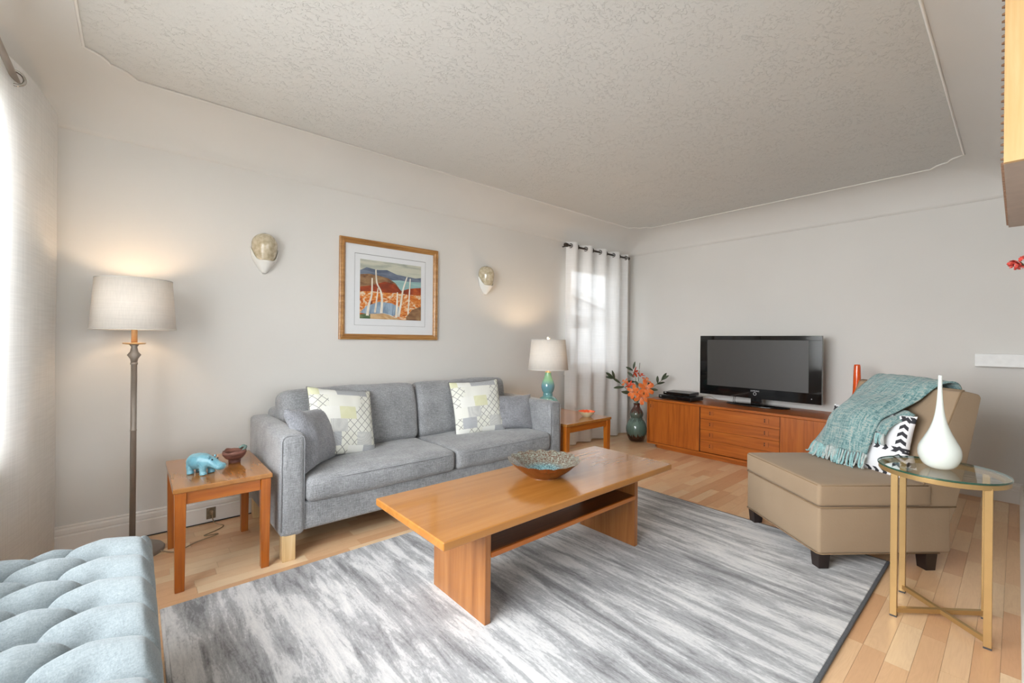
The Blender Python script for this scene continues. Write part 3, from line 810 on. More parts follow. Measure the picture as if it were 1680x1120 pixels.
# ------------------------------------------------------------------ floor lamp
fl = thing('floor_lamp', 'pewter floor lamp with a cream drum shade by the window curtain', 'floor lamp', (0.0, 2.92, 0))
obj('base', lathe(BM(), [(0.128, 0), (0.130, 0.010), (0.124, 0.018), (0.112, 0.020), (0.108, 0.026), (0.060, 0.036), (0.026, 0.046), (0.016, 0.060)], 40), M['pewter'], fl, smooth=True)
obj('pole', lathe(BM(), [(0.0125, 0.05), (0.0125, 0.62), (0.0135, 0.622), (0.0135, 0.628), (0.0125, 0.63), (0.0125, 0.955), (0.015, 0.957), (0.015, 0.965), (0.013, 0.968)], 24), M['pewter'], fl, smooth=True)
obj('finial_collar', lathe(BM(), [(0.013, 0.968), (0.016, 0.985), (0.028, 1.005), (0.016, 1.022), (0.012, 1.045), (0.020, 1.058)], 28), M['pewter'], fl, smooth=True)
obj('drip_plate', lathe(BM(), [(0.012, 1.056), (0.044, 1.060), (0.047, 1.064), (0.043, 1.066), (0.012, 1.064)], 32), M['bulb_socket'], fl, smooth=True)
obj('candle_tube', lathe(BM(), [(0.0125, 1.064), (0.0125, 1.20)], 20), M['bulb_socket'], fl, smooth=True)
def shade(parent, r0, r1, z0, z1, mat, trim):
    bm = BM(); lathe(bm, [(r0, z0), (r0 + (r1 - r0) * .5, (z0 + z1) / 2), (r1, z1)], 56, cap=False)
    s = obj('lamp_shade', bm, mat, parent, smooth=True, solid=0.0016)
    for r, z in ((r0, z0 + 0.003), (r1, z1 - 0.003)):
        bm = BM(); tube(bm, [(r * math.cos(2 * PI * k / 56), r * math.sin(2 * PI * k / 56), z) for k in range(56)], 0.003, 6, closed=True)
        obj('shade_trim', bm, trim, s, smooth=True)
    bm = BM()
    for k in range(3):
        a = 2 * PI * k / 3
        tube(bm, [(0.010 * math.cos(a), 0.010 * math.sin(a), z1 - 0.02), (r1 * math.cos(a), r1 * math.sin(a), z1 - 0.008)], 0.0018, 6)
    obj('spider', bm, M['steel'], s)
    return s
M['shadetrim'] = plain('shade_trim_tape', srgb(214, 210, 204), 0.8)
shade(fl, 0.168, 0.150, 1.130, 1.385, M['shade'], M['shadetrim'])
t = NT('lamp_bulb'); t.b.inputs['Emission Color'].default_value = (1, 0.72, 0.42, 1); t.b.inputs['Emission Strength'].default_value = 9.0; t.set((0.9, 0.85, 0.75), 0.4); M['bulb'] = t.m
def bulb(parent, z, power):
    obj('bulb', lathe(BM(), [(0.012, z - 0.045), (0.014, z - 0.03), (0.028, z), (0.026, z + 0.018), (0.014, z + 0.032), (0.003, z + 0.036)], 24), M['bulb'], parent, smooth=True)
    l = bpy.data.lights.new('bulb_light', 'POINT'); l.energy = power; l.color = (1.0, 0.72, 0.46); l.shadow_soft_size = 0.04
    lo_ = bpy.data.objects.new('bulb_light', l); C.objects.link(lo_); lo_.parent = parent; lo_.location = (0, 0, z + 0.05)
bulb(fl, 1.245, 4.4)

# ------------------------------------------------------------------ table lamp
tl = thing('table_lamp', 'celadon double-gourd table lamp with a cream tapered shade', 'table lamp', (2.790, 2.74, 0.4355))
bm = BM(); prof = [(0.060, 0), (0.066, 0.008), (0.066, 0.016), (0.080, 0.03), (0.098, 0.06), (0.103, 0.085), (0.098, 0.115), (0.078, 0.145), (0.050, 0.163), (0.042, 0.172), (0.043, 0.185), (0.041, 0.196), (0.050, 0.212), (0.058, 0.240), (0.059, 0.262), (0.052, 0.292), (0.040, 0.320), (0.030, 0.350), (0.027, 0.378)]
P_ = catmull([(r, 0, z) for r, z in prof], 3)
obj('gourd_base', lathe(bm, [(p.x, p.z) for p in P_], 48), M['celadon'], tl, smooth=True)
obj('neck', lathe(BM(), [(0.026, 0.378), (0.024, 0.384), (0.009, 0.386), (0.008, 0.46)], 20), M['bulb_socket'], tl, smooth=True)
shade(tl, 0.178, 0.150, 0.402, 0.672, M['shade'], M['shadetrim'])
obj('finial', lathe(BM(), [(0.002, 0.655), (0.004, 0.668), (0.006, 0.672), (0.015, 0.680), (0.015, 0.688), (0.008, 0.696), (0.002, 0.698)], 20), M['milk'], tl, smooth=True)
bulb(tl, 0.53, 9.0)

# ------------------------------------------------------------------ hippo figurine and clay bowl
hp = thing('hippo_figurine', 'small turquoise glazed hippopotamus figurine on the side table', 'figurine', (0.252, 2.535, 0.4505), math.radians(-52))
# profile along the body axis (x): centre height, half width, half height
secs = [(-0.078, 0.050, 0.006, 0.010), (-0.072, 0.052, 0.026, 0.026), (-0.055, 0.055, 0.038, 0.036), (-0.025, 0.057, 0.044, 0.040), (0.005, 0.058, 0.042, 0.038), (0.028, 0.058, 0.034, 0.031),
        (0.045, 0.058, 0.027, 0.025), (0.060, 0.055, 0.026, 0.023), (0.074, 0.048, 0.025, 0.020), (0.090, 0.042, 0.027, 0.018), (0.104, 0.040, 0.027, 0.017), (0.113, 0.040, 0.018, 0.012), (0.117, 0.040, 0.006, 0.004)]
bm = BM(); n = 24; R0 = None
for x, zc_, hw, hh in secs:
    R1 = [bm.verts.new((x, hw * math.cos(2 * PI * k / n), zc_ + hh * math.sin(2 * PI * k / n))) for k in range(n)]
    if R0:
        for k in range(n): bm.faces.new((R0[k], R0[(k + 1) % n], R1[(k + 1) % n], R1[k]))
    else: bm.faces.new(R1[::-1])
    R0 = R1
bm.faces.new(R0)
for x, y in ((-0.048, 0.024), (-0.048, -0.024), (0.022, 0.022), (0.022, -0.022)):
    tube(bm, [(x, y * 0.9, 0.055), (x, y, 0.035), (x, y, 0.016), (x + 0.002, y, 0.007), (x + 0.003, y, 0.0)], [0.016, 0.0165, 0.0135, 0.0155, 0.0155], 14)
body = obj('body', bm, M['hippo'], hp, smooth=True)
m = body.modifiers.new('remesh', 'REMESH'); m.mode = 'VOXEL'; m.voxel_size = 0.0025; m.use_smooth_shade = True
m = body.modifiers.new('smooth', 'SMOOTH'); m.iterations = 5; m.factor = 0.5
for s in (-1, 1):
    obj('ear', lathe(BM(), [(0.002, 0), (0.005, 0.003), (0.0055, 0.008), (0.002, 0.012)], 12, (0.050, s * 0.017, 0.077)), M['hippo'], hp, smooth=True)
    obj('eye', lathe(BM(), [(0.001, -0.004), (0.0035, -0.002), (0.0035, 0.002), (0.001, 0.004)], 12, (0.066, s * 0.015, 0.073)), M['black'], hp, smooth=True)
cb = thing('clay_bowl', 'small rough brown clay bowl next to the hippo figurine', 'bowl', (0.398, 2.655, 0.4505))
bm = BM(); R0 = None
for r, z, k in [(0.026, 0, 0), (0.028, 0.012, 0), (0.026, 0.016, 0), (0.040, 0.026, 0.3), (0.052, 0.042, 0.8), (0.055, 0.055, 1), (0.053, 0.064, 1.2), (0.048, 0.064, 1.2), (0.040, 0.040, 0.3), (0.012, 0.028, 0)]:
    R1 = []
    for i in range(48):
        a = 2 * PI * i / 48; nz = noise.noise(Vector((math.cos(a) * 1.6, math.sin(a) * 1.6, z * 25)))
        R1.append(bm.verts.new(((r + 0.006 * k * nz) * math.cos(a), (r + 0.006 * k * nz) * math.sin(a), z + (0.010 * k * nz if z > 0.05 else 0))))
    if R0:
        for i in range(48): bm.faces.new((R0[i], R0[(i + 1) % 48], R1[(i + 1) % 48], R1[i]))
    else: bm.faces.new(R1[::-1])
    R0 = R1
bm.faces.new(R0)
obj('bowl_body', bm, M['clay'], cb, smooth=True)
bm = BM(); tube(bm, catmull([(0.036, -0.012, 0.060), (0.050, 0.004, 0.074), (0.040, 0.022, 0.076), (0.024, 0.026, 0.066)], 5), [0.007] * 16, 8)
obj('green_lip', bm, M['claygreen'], cb, smooth=True)

# ------------------------------------------------------------------ framed picture
pc = thing('framed_picture', 'gilt framed landscape print with pale tree trunks above the sofa', 'picture', (1.488, Y1, 1.458))
PW, PH = 0.398, 0.366
def fprof(d, z0): pass
FP = [(0.0, 0.0), (0.0, 0.020), (0.006, 0.024), (0.012, 0.021), (0.017, 0.026), (0.026, 0.026), (0.034, 0.018), (0.040, 0.014), (0.040, 0.004)]
def frame_side(a, b):
    """a,b: outer corners; builds mitred moulding towards the centre"""
    bm = BM(); A = []; B = []
    for d, y in FP:
        A.append(bm.verts.new((a[0] * (PW - d) / PW, -y, a[1] * (PH - d) / PH))); B.append(bm.verts.new((b[0] * (PW - d) / PW, -y, b[1] * (PH - d) / PH)))
    for i in range(len(FP) - 1): bm.faces.new((A[i], A[i + 1], B[i + 1], B[i]))
    bm.faces.new(A); bm.faces.new(B)
    bm.faces.new((A[0], B[0], B[-1], A[-1]))
    bmesh.ops.recalc_face_normals(bm, faces=bm.faces[:])
    return bm
cn = [(-PW, -PH), (PW, -PH), (PW, PH), (-PW, PH)]
for i in range(4):
    obj('frame_rail', frame_side(cn[i], cn[(i + 1) % 4]), M['gilt'], pc)
obj('mat_board', bx(-PW + 0.038, PW - 0.038, -0.006, -0.002, -PH + 0.038, PH - 0.038), plain('white_mat', srgb(226, 228, 230), 0.8, vary=0.01), pc)
bm = BM(); w, h_, e_ = 0.288, 0.262, 0.0016
box(bm, -w, w, -0.0068, -0.006, -h_, -h_ + e_); box(bm, -w, w, -0.0068, -0.006, h_ - 2 * e_, h_); box(bm, -w, -w + e_, -0.0068, -0.006, -h_ + e_, h_ - 2 * e_); box(bm, w - e_, w, -0.0068, -0.006, -h_ + e_, h_ - 2 * e_)
obj('mat_line', bm, plain('grey_line', srgb(120, 120, 118), 0.8), pc)
def paint(name, stops, sc=(10, 1, 30), scale=1.0, dist=1.0):
    t = NT(name); t.set(t.ramp(t.noise(t.coord('Object', sc), scale, 4, 0.6, dist), stops), 0.6); return t.m
w, z0, z1 = 0.248, -0.212, 0.222
pr_ = obj('print', bx(-w, w, -0.0072, -0.006, z0, z1), paint('print_sky', [(0.3, srgb(150, 156, 146)), (0.5, srgb(190, 192, 176)), (0.7, srgb(206, 204, 186))], (3, 1, 22)), pc)
lay = [0]
def poly(name, pts, mat):
    lay[0] += 1; y = -0.0072 - 0.00035 * lay[0]
    bm = BM()
    pts = [(max(-w, min(w, x)), max(z0, min(z1, z))) for x, z in pts]
    prism(bm, pts, 'y', y, -0.0072)
    obj(name, bm, mat, pr_)
m_blue = paint('print_hills', [(0.35, srgb(82, 92, 112)), (0.65, srgb(120, 130, 146))], (6, 1, 26))
m_lake = paint('print_lake', [(0.4, srgb(132, 170, 170)), (0.6, srgb(158, 190, 186))], (3, 1, 40))
m_umber = paint('print_umber', [(0.3, srgb(98, 66, 48)), (0.5, srgb(140, 104, 72)), (0.7, srgb(168, 138, 100))], (8, 1, 20))
m_rust = paint('print_rust', [(0.3, srgb(104, 44, 26)), (0.55, srgb(158, 66, 30)), (0.75, srgb(190, 92, 40))], (8, 1, 22))
m_gold = paint('print_gold', [(0.30, srgb(122, 66, 34)), (0.42, srgb(206, 104, 34)), (0.52, srgb(218, 140, 62)), (0.60, srgb(232, 214, 186)), (0.72, srgb(150, 96, 62))], (10, 1, 24), 1.0, 2.5)
m_pond = paint('print_pond', [(0.4, srgb(116, 138, 160)), (0.6, srgb(156, 176, 194))], (24, 1, 6))
m_green = paint('print_moss', [(0.4, srgb(70, 98, 66)), (0.6, srgb(120, 136, 96))], (12, 1, 20))
m_path = paint('print_path', [(0.4, srgb(188, 146, 100)), (0.6, srgb(212, 178, 134))], (8, 1, 20))
m_birch = paint('print_birch', [(0.4, srgb(214, 204, 186)), (0.6, srgb(236, 230, 216))], (30, 1, 8))
def ridge(xs, base): return [(xs[0][0], base)] + xs + [(xs[-1][0], base)]
poly('hill', ridge([(-w, 0.14), (-.2, 0.166), (-.12, 0.155), (-.04, 0.162), (.04, 0.135), (.12, 0.128), (.2, 0.122), (w, 0.130)], 0.03), m_blue)
poly('lake', ridge([(-.02, 0.085), (.06, 0.094), (.14, 0.090), (w, 0.094)], -0.02), m_lake)
poly('hill', ridge([(-w, 0.11), (-.18, 0.120), (-.10, 0.112), (-.03, 0.100), (.03, 0.068), (.06, 0.03)], -0.05), m_umber)
poly('hill', ridge([(-w, 0.02), (-.16, 0.036), (-.06, 0.072), (.02, 0.062), (.08, 0.012), (.14, 0.034), (.2, 0.044), (w, 0.05)], -0.10), m_rust)
poly('meadow', ridge([(-w, -0.015), (-.15, -0.008), (-.04, -0.012), (.06, -0.004), (.14, -0.014), (w, -0.008)], z0), m_gold)
poly('pond', [(-w, -0.17), (-.2, -0.12), (-.1, -0.082), (0, -0.088), (.06, -0.115), (.055, -0.175), (-.02, -0.19), (-.14, -0.185)], m_pond)
poly('bank', ridge([(-w, -0.185), (-.2, -0.175), (-.12, -0.190), (-.08, -0.21)], z0), m_green)
poly('bank', ridge([(-.17, -0.176), (-.06, -0.170), (.02, -0.190), (.08, -0.212)], z0), m_path)
poly('boulder', ridge([(.12, -0.19), (.17, -0.13), (w, -0.10)], z0), m_umber)
def trunk(pts, r0, r1):
    L_ = catmull([(x, 0, z) for x, z in pts], 4); n_ = len(L_)
    a = []; b = []
    for i, p in enumerate(L_):
        r = r0 + (r1 - r0) * i / (n_ - 1); a.append((p.x - r, p.z)); b.append((p.x + r, p.z))
    poly('trunk', a + b[::-1], m_birch)
trunk([(-.192, -.19), (-.182, -.11), (-.160, -.03), (-.158, .09)], .011, .004)
trunk([(-.135, -.165), (-.122, -.07), (-.112, .02)], .007, .003)
trunk([(-.085, -.168), (-.080, -.07), (-.092, .0), (-.122, .06), (-.130, .155)], .010, .004)
trunk([(.035, -.195), (.042, -.09), (.044, .0)], .010, .004)
trunk([(.055, -.19), (.075, -.08), (.090, .02), (.125, .125)], .009, .004)
trunk([(.135, -.165), (.142, -.06), (.148, .04), (.152, .115)], .006, .003)
trunk([(-.09, -.165), (-.03, -.175), (.03, -.197)], .007, .005)

# ------------------------------------------------------------------ wall sconces
def sconce(label, x, tip_x):
    o = thing('wall_sconce', label, 'wall light', (x, Y1, 1.505))
    nph = 24
    def shell(name, nz, fz, fw, fd, mat):
        bm = BM()
        def F(u, v):
            ph = PI * u
            z = fz(v, ph)
            return (fw(z) * math.cos(ph), -max(0.002, fd(z) * math.sin(ph)), z)
        grid(bm, nph + 1, nz, F)
        return obj(name, bm, mat, o, smooth=True, solid=0.004)
    def wg(z):
        s = (z - 0.055) / 0.198
        return 0.046 + 0.026 * math.sin(min(1, s / 0.62) * PI / 2) if s < 0.62 else 0.072 * math.sqrt(max(0.0, 1 - ((s - 0.62) / 0.385) ** 2))
    shell('glass_shade', 20, lambda v, ph: 0.055 + 0.197 * v, wg, lambda z: wg(z) * 1.15 + 0.012, M['shell'])
    def wb(z): return 0.006 + 0.062 * (z / 0.09) ** 0.8 if z < 0.09 else 0.068 + 0.010 * (z - 0.09) / 0.06
    shell('bracket', 12, lambda v, ph: v * (0.076 + 0.082 * abs(math.cos(ph)) ** 9), wb, lambda z: wb(z) * 1.12 + 0.012, M['plaster'])
    obj('wall_plate', lathe(BM(), [(0.03, 0), (0.03, 0.008), (0.026, 0.01)], 20), M['plaster'], o, loc=(0, 0, 0.09), rot=(PI / 2, 0, 0), smooth=True)
    return o
sconce('shell-glass wall sconce left of the framed picture', 0.622, 0)
sconce('shell-glass wall sconce between the framed picture and the window', 2.385, 0)

# ------------------------------------------------------------------ curtains
def hang(name, label, path, z0, z1, mat, npts, group=None, flare=1.0, hem=None):
    """cloth hung along a plan path [(x,y)...]"""
    P = catmull([(x, y, 0) for x, y in path], 8)
    o = thing(name, label, 'curtain', (path[0][0], path[0][1], 0), group=group)
    ox, oy = path[0]
    cx = sum(p.x for p in P) / len(P); cy = sum(p.y for p in P) / len(P)
    bm = BM(); n = len(P); nz = 40
    def F(u, v):
        p = P[min(n - 1, int(round(u * (n - 1))))]
        z = z0 + (z1 - z0) * v
        k = 1 - v
        dx = 0.010 * noise.noise(Vector((p.x * 6, p.y * 6, z * 1.5))) * (0.3 + k)
        dy = 0.010 * noise.noise(Vector((p.x * 6 + 9, p.y * 6, z * 1.5))) * (0.3 + k)
        return (p.x - ox + dx, p.y - oy + dy, z)
    grid(bm, n, nz, F)
    obj('cloth', bm, mat, o, smooth=True)
    return o
def torus_bm(r, t_, n=28, m=8):
    bm = BM(); tube(bm, [(r * math.cos(2 * PI * k / n), r * math.sin(2 * PI * k / n), 0) for k in range(n)], t_, m, closed=True); return bm
# voile curtain at the sofa-wall window: wave along x about the rod at y=RY
RY, RZ = 3.055, 2.085
path = []
x = 3.375
NW = 8.5
xs0, xs1 = 3.385, 4.425
for k in range(69):
    u = k / 68
    ph = u * NW * PI + 0.6
    path.append((xs0 + (xs1 - xs0) * u, RY + 0.034 * math.cos(ph)))
vc = hang('voile_curtain', 'sheer white voile curtain hanging over the sofa-wall window', path, 0.012, 2.125, M['sheer'], 1)
for k in range(9):
    ph = (k + 0.5) * PI
    u = (ph - 0.6) / (NW * PI)
    if not 0 <= u <= 1: continue
    gx = xs0 + (xs1 - xs0) * u
    bm = torus_bm(0.021, 0.0042)
    obj('grommet', bm, M['bronze'], vc, loc=(gx - path[0][0], RY - path[0][1], RZ), rot=(PI / 2, 0, math.radians(62 if k % 2 else -62)), smooth=True)
rd = thing('curtain_rod', 'dark bronze curtain rod above the voile curtain', 'curtain rod', (3.36, RY, RZ))
bm = BM(); tube(bm, [(0, 0, 0), (1.085, 0, 0)], 0.0095, 14); obj('rod', bm, M['bronze'], rd, smooth=True)
for xx in (0.0, 1.085):
    obj('finial', lathe(BM(), [(0.010, -0.022), (0.019, -0.020), (0.021, 0), (0.019, 0.020), (0.010, 0.022)], 20), M['bronze'], rd, loc=(xx, 0, 0), rot=(0, PI / 2, 0), smooth=True)
for xx in (0.045, 1.055):
    bm = BM(); tube(bm, [(xx, 0, 0), (xx, Y1 - RY, 0)], 0.006, 10); obj('bracket', bm, M['bronze'], rd, smooth=True)
# linen curtain at the left wall
LX, LZ = -0.355, 2.085
lpath = [(-0.380, 1.965), (-0.402, 2.03), (-0.412, 2.15), (-0.400, 2.30), (-0.372, 2.46), (-0.340, 2.58), (-0.312, 2.74), (-0.294, 2.90), (-0.284, 3.02), (-0.300, 3.075), (-0.345, 3.09)]
lc = hang('linen_curtain', 'white linen curtain panel at the left edge behind the bench', lpath, 0.012, 2.15, M['linen'], 1)
for gy, a in ((2.525, 78), (1.985, -70)):
    gx = -0.355 if gy > 2 else -0.380
    obj('grommet', torus_bm(0.027, 0.0055), M['steel'], lc, loc=(gx - lpath[0][0], gy - lpath[0][1], LZ), rot=(PI / 2, 0, math.radians(14) + PI * 0), smooth=True)
lr = thing('curtain_rod', 'pewter curtain rod in the top left corner of the picture', 'curtain rod', (LX, 0.1, LZ))
bm = BM(); tube(bm, [(0, 0, 0), (0, 2.95, 0)], 0.011, 14); obj('rod', bm, M['pewter'], lr, smooth=True)
for yy in (0.15, 2.88):
    bm = BM(); tube(bm, [(0, yy, 0), (X0 - LX, yy, 0)], 0.007, 10); obj('bracket', bm, M['pewter'], lr, smooth=True)

# ------------------------------------------------------------------ tufted bench
BX0, BX1, BY0, BY1, BZ = -0.43, 0.052, 0.62, 1.935, 0.462
bn = thing('tufted_bench', 'pale blue button-tufted upholstered bench in the lower left corner', 'bench', (BX0, BY0, 0))
dy = 0.155
segs = []; btn = []
xe, xa, xb, xc = BX1 - 0.0, -0.072, -0.180, -0.290
rows = 9
for i in range(-1, rows + 2):
    y = 1.785 - i * dy
    A = (xa, y); segs.append(((xe + 0.03, y - 0.075), A)); btn.append(A)
    B1 = (xb, y - dy / 2); btn.append(B1)
    segs.append((A, B1)); segs.append((A, (xb, y + dy / 2)))
    Cc = (xc, y); btn.append(Cc); segs.append((B1, Cc)); segs.append((B1, (xc, y - dy)))
    segs.append((Cc, (BX0 - 0.03, y)))
def sdist(px, py, s):
    (ax, ay), (bx_, by_) = s
    dx, dy_ = bx_ - ax, by_ - ay; l2 = dx * dx + dy_ * dy_
    t_ = max(0, min(1, ((px - ax) * dx + (py - ay) * dy_) / l2))
    return math.hypot(px - ax - dx * t_, py - ay - dy_ * t_)
def bench_h(x, y):
    d = min(sdist(x, y, s) for s in segs if abs((s[0][1] + s[1][1]) / 2 - y) < 0.2)
    db = min(math.hypot(x - b[0], y - b[1]) for b in btn if abs(b[1] - y) < 0.2)
    h = 0.040 * (1 - math.exp(-d / 0.026)) - 0.032 * math.exp(-(db / 0.028) ** 2) - 0.008 * math.exp(-(d / 0.0045) ** 2)
    return h
bm = BM(); nx, ny = 110, 280; RR = 0.05
def top(u, v):
    x = BX0 + (BX1 - BX0) * u; y = BY0 + (BY1 - BY0) * v
    h = bench_h(x, y)
    ex = min(x - BX0, BX1 - x); ey = min(y - BY0, BY1 - y); e = min(ex, ey)
    drop = 0
    if e < RR: drop = RR - math.sqrt(max(0, RR * RR - (RR - e) ** 2))
    crown = 0.012 * (1 - ((x - (BX0 + BX1) / 2) / 0.24) ** 2)
    k = min(1, e / 0.03)
    bul = h * (0.35 + 0.65 * k)
    return (x - BX0, y - BY0, BZ - 0.040 + bul + crown * 0.6 - drop)
def warp(u): return 0.5 - 0.5 * math.cos(PI * u) * 0.35 - 0.5 * (1 - 2 * u) * 0.65
V = [[bm.verts.new(top(min(1, max(0, warp(i / nx))), min(1, max(0, warp(j / ny))))) for i in range(nx + 1)] for j in range(ny + 1)]
for j in range(ny):
    for i in range(nx): bm.faces.new((V[j][i], V[j][i + 1], V[j + 1][i + 1], V[j + 1][i]))
brd = [V[0][i] for i in range(nx + 1)] + [V[j][nx] for j in range(1, ny + 1)] + [V[ny][i] for i in range(nx - 1, -1, -1)] + [V[j][0] for j in range(ny - 1, 0, -1)]
lowv = [bm.verts.new((v.co.x, v.co.y, 0.30)) for v in brd]
for i in range(len(brd)):
    j = (i + 1) % len(brd); bm.faces.new((brd[j], brd[i], lowv[i], lowv[j]))
seat = obj('seat', bm, M['bench'], bn, smooth=True)
for b in btn:
    if BX0 + 0.03 < b[0] < BX1 - 0.03 and BY0 + 0.03 < b[1] < BY1 - 0.03:
        obj('button', lathe(BM(), [(0.010, -0.004), (0.010, 0.001), (0.006, 0.004), (0.001, 0.005)], 14), M['bench'], seat, loc=(b[0] - BX0, b[1] - BY0, BZ - 0.075 + 0.005), smooth=True)
LXB, LYB = BX1 - BX0, BY1 - BY0
obj('side_rail', bx(0.002, LXB - 0.002, 0.002, LYB - 0.002, 0.20, 0.302), M['bench'], bn, bevel=0.008)
for x, y in ((0.05, 0.06), (LXB - 0.05, 0.06), (0.05, LYB - 0.06), (LXB - 0.05, LYB - 0.06)):
    obj('leg', lathe(BM(), [(0.014, 0), (0.018, 0.10), (0.024, 0.20)], 16, (x, y, 0)), M['ebony'], bn, smooth=True)

# ------------------------------------------------------------------ sideboard
CX0, CX1, CY0, CY1, CZ = 4.06, 4.56, 0.68, 2.535, 0.505
sb = thing('sideboard', 'long low teak sideboard with drawers under the television', 'sideboard', (CX0, CY0, 0))
CL = CY1 - CY0
obj('top', bx(0, CX1 - CX0, 0, CL, CZ - 0.022, CZ), M['sidebd_y'], sb, bevel=0.003)
obj('end_panel', bx(0, CX1 - CX0, CL - 0.018, CL, 0.04, CZ - 0.022), M['sidebd_z'], sb, bevel=0.002)
obj('end_panel', bx(0, CX1 - CX0, 0, 0.018, 0.04, CZ - 0.022), M['sidebd_z'], sb, bevel=0.002)
obj('bottom', bx(0, CX1 - CX0, 0.018, CL - 0.018, 0.04, 0.058), M['sidebd_y'], sb, bevel=0.002)
obj('back_panel', bx(CX1 - CX0 - 0.012, CX1 - CX0, 0.018, CL - 0.018, 0.058, CZ - 0.022), M['sidebd_y'], sb)
yd0, yd1 = 1.975 - CY0, 1.295 - CY0      # drawer block, left and right limits
obj('plinth', prism(BM(), [(0.035, 0.05), (0.035, CL - 0.16), (0.05, CL - 0.09), (0.09, CL - 0.045), (0.44, CL - 0.045), (0.44, 0.05)], 'z', 0.0, 0.04), M['sidebd_y'], sb)
M['slot'] = plain('dark_slot', srgb(52, 22, 8), 0.7); M['inlay'] = wood('pull_inlay', srgb(146, 74, 20), srgb(168, 90, 30), srgb(182, 106, 42), 'z', 0.4)
def pull(parent, y, z, x, s=0.020):
    bm = BM(); box(bm, x - 0.0018, x + 0.001, y - s, y + s, z - s, z + s)
    p = obj('pull', bm, M['inlay'], parent, bevel=0.0006)
    bm = BM(); box(bm, x - 0.0026, x - 0.0015, y + s * 0.35, y + s * 0.75, z - s * 0.75, z - s * 0.1); box(bm, x - 0.0026, x - 0.0015, y + s * 0.35, y + s * 0.75, z + s * 0.1, z + s * 0.75)
    box(bm, x - 0.0022, x - 0.0015, y - s, y - s * 0.94, z - s, z + s)
    obj('finger_slot', bm, M['slot'], parent)
dl = obj('door', bx(0.006, 0.024, yd0 + 0.004, CL - 0.020, 0.060, CZ - 0.024), M['sidebd_z'], sb, bevel=0.0015)
pull(dl, CL - 0.05, CZ - 0.075, 0.006)
dr = obj('door', bx(0.006, 0.024, 0.020, yd1 - 0.004, 0.060, CZ - 0.024), M['sidebd_z'], sb, bevel=0.0015)
pull(dr, 0.05, CZ - 0.075, 0.006)
obj('divider', bx(0.012, 0.45, yd0, yd0 + 0.004, 0.058, CZ - 0.022), M['slot'], sb)
obj('divider', bx(0.012, 0.45, yd1 - 0.004, yd1, 0.058, CZ - 0.022), M['slot'], sb)
zb = [0.062, 0.176, 0.272, 0.372, CZ - 0.025]
for i in range(4):
    d_ = obj('drawer', bx(0.014, 0.034, yd1 + 0.002, yd0 - 0.002, zb[i] + 0.001, zb[i + 1] - 0.001), M['sidebd_y'], sb, bevel=0.0015)
    for yy in (yd0 - 0.105, yd1 + 0.105):
        pull(d_, yy, (zb[i] + zb[i + 1]) / 2 + 0.005, 0.014)

# ------------------------------------------------------------------ television
tv = thing('television', 'large black flat-screen television on the sideboard', 'television', (4.375, 1.602, CZ + 0.0005))
hw, b0, b1 = 0.524, 0.070, 0.655
scy0, scy1, scz0, scz1 = -0.428, 0.450, b0 + 0.092, b1 - 0.040
bm = BM(); box(bm, 0, 0.034, -hw, hw, b0, scz0); box(bm, 0, 0.034, -hw, hw, scz1, b1); box(bm, 0, 0.034, -hw, scy0, scz0, scz1); box(bm, 0, 0.034, scy1, hw, scz0, scz1)
obj('bezel', bm, M['blackgloss'], tv, bevel=0.0015)
obj('screen', bx(0.004, 0.03, scy0 - 0.001, scy1 + 0.001, scz0 - 0.001, scz1 + 0.001), M['screen'], tv)
obj('back_shell', hexa(BM(), [(0.03, -hw + .01, b0 + .01), (0.09, -hw + .1, b0 + .07), (0.09, hw - .1, b0 + .07), (0.03, hw - .01, b0 + .01)][::1], [(0.03, -hw + .01, b1 - .01), (0.09, -hw + .1, b1 - .07), (0.09, hw - .1, b1 - .07), (0.03, hw - .01, b1 - .01)]), M['black'], tv)
obj('neck', bx(0.02, 0.055, -0.050, 0.045, 0.012, 0.09), M['blackgloss'], tv, bevel=0.006)
bm = BM(); lathe(bm, [(1, 0), (1, 0.008), (0.97, 0.013), (0.1, 0.016)], 56); bmesh.ops.scale(bm, vec=(0.125, 0.275, 1), verts=bm.verts)
obj('stand_base', bm, M['blackgloss'], tv, loc=(0.04, -0.005, 0), smooth=True)
def lettering(name, body, size, mat, parent, mtx, ext=0.0006):
    cu = bpy.data.curves.new(name, 'FONT'); cu.body = body; cu.size = size; cu.extrude = ext; cu.align_x = 'CENTER'; cu.align_y = 'CENTER'
    tmp = bpy.data.objects.new('tmp', cu); C.objects.link(tmp)
    dg = bpy.context.evaluated_depsgraph_get(); me = bpy.data.meshes.new_from_object(tmp.evaluated_get(dg))
    bpy.data.objects.remove(tmp)
    me.materials.clear(); me.materials.append(mat); me.transform(mtx)
    o = bpy.data.objects.new(name, me); C.objects.link(o); o.parent = parent
    return o
face_minus_x = Matrix(((0, 0, -1, 0), (-1, 0, 0, 0), (0, 1, 0, 0), (0, 0, 0, 1)))
lettering('brand_lettering', 'SAMSUNG', 0.0165, M['silver'], tv, Matrix.Translation((-0.0008, 0.0, b0 + 0.070)) @ face_minus_x)
bm = BM(); tube(bm, [(-0.001, 0.0 + 0.0125 * math.cos(2 * PI * k / 32), b0 + 0.044 + 0.0125 * math.sin(2 * PI * k / 32)) for k in range(32)], 0.0016, 6, closed=True)
obj('power_ring', bm, M['silver'], tv, smooth=True)
bm = BM(); prism(bm, [(-0.456, b0 + 0.040), (-0.448, b0 + 0.040), (-0.452, b0 + 0.049)], 'x', -0.0012, 0.001); obj('corner_mark', bm, M['silver'], tv)
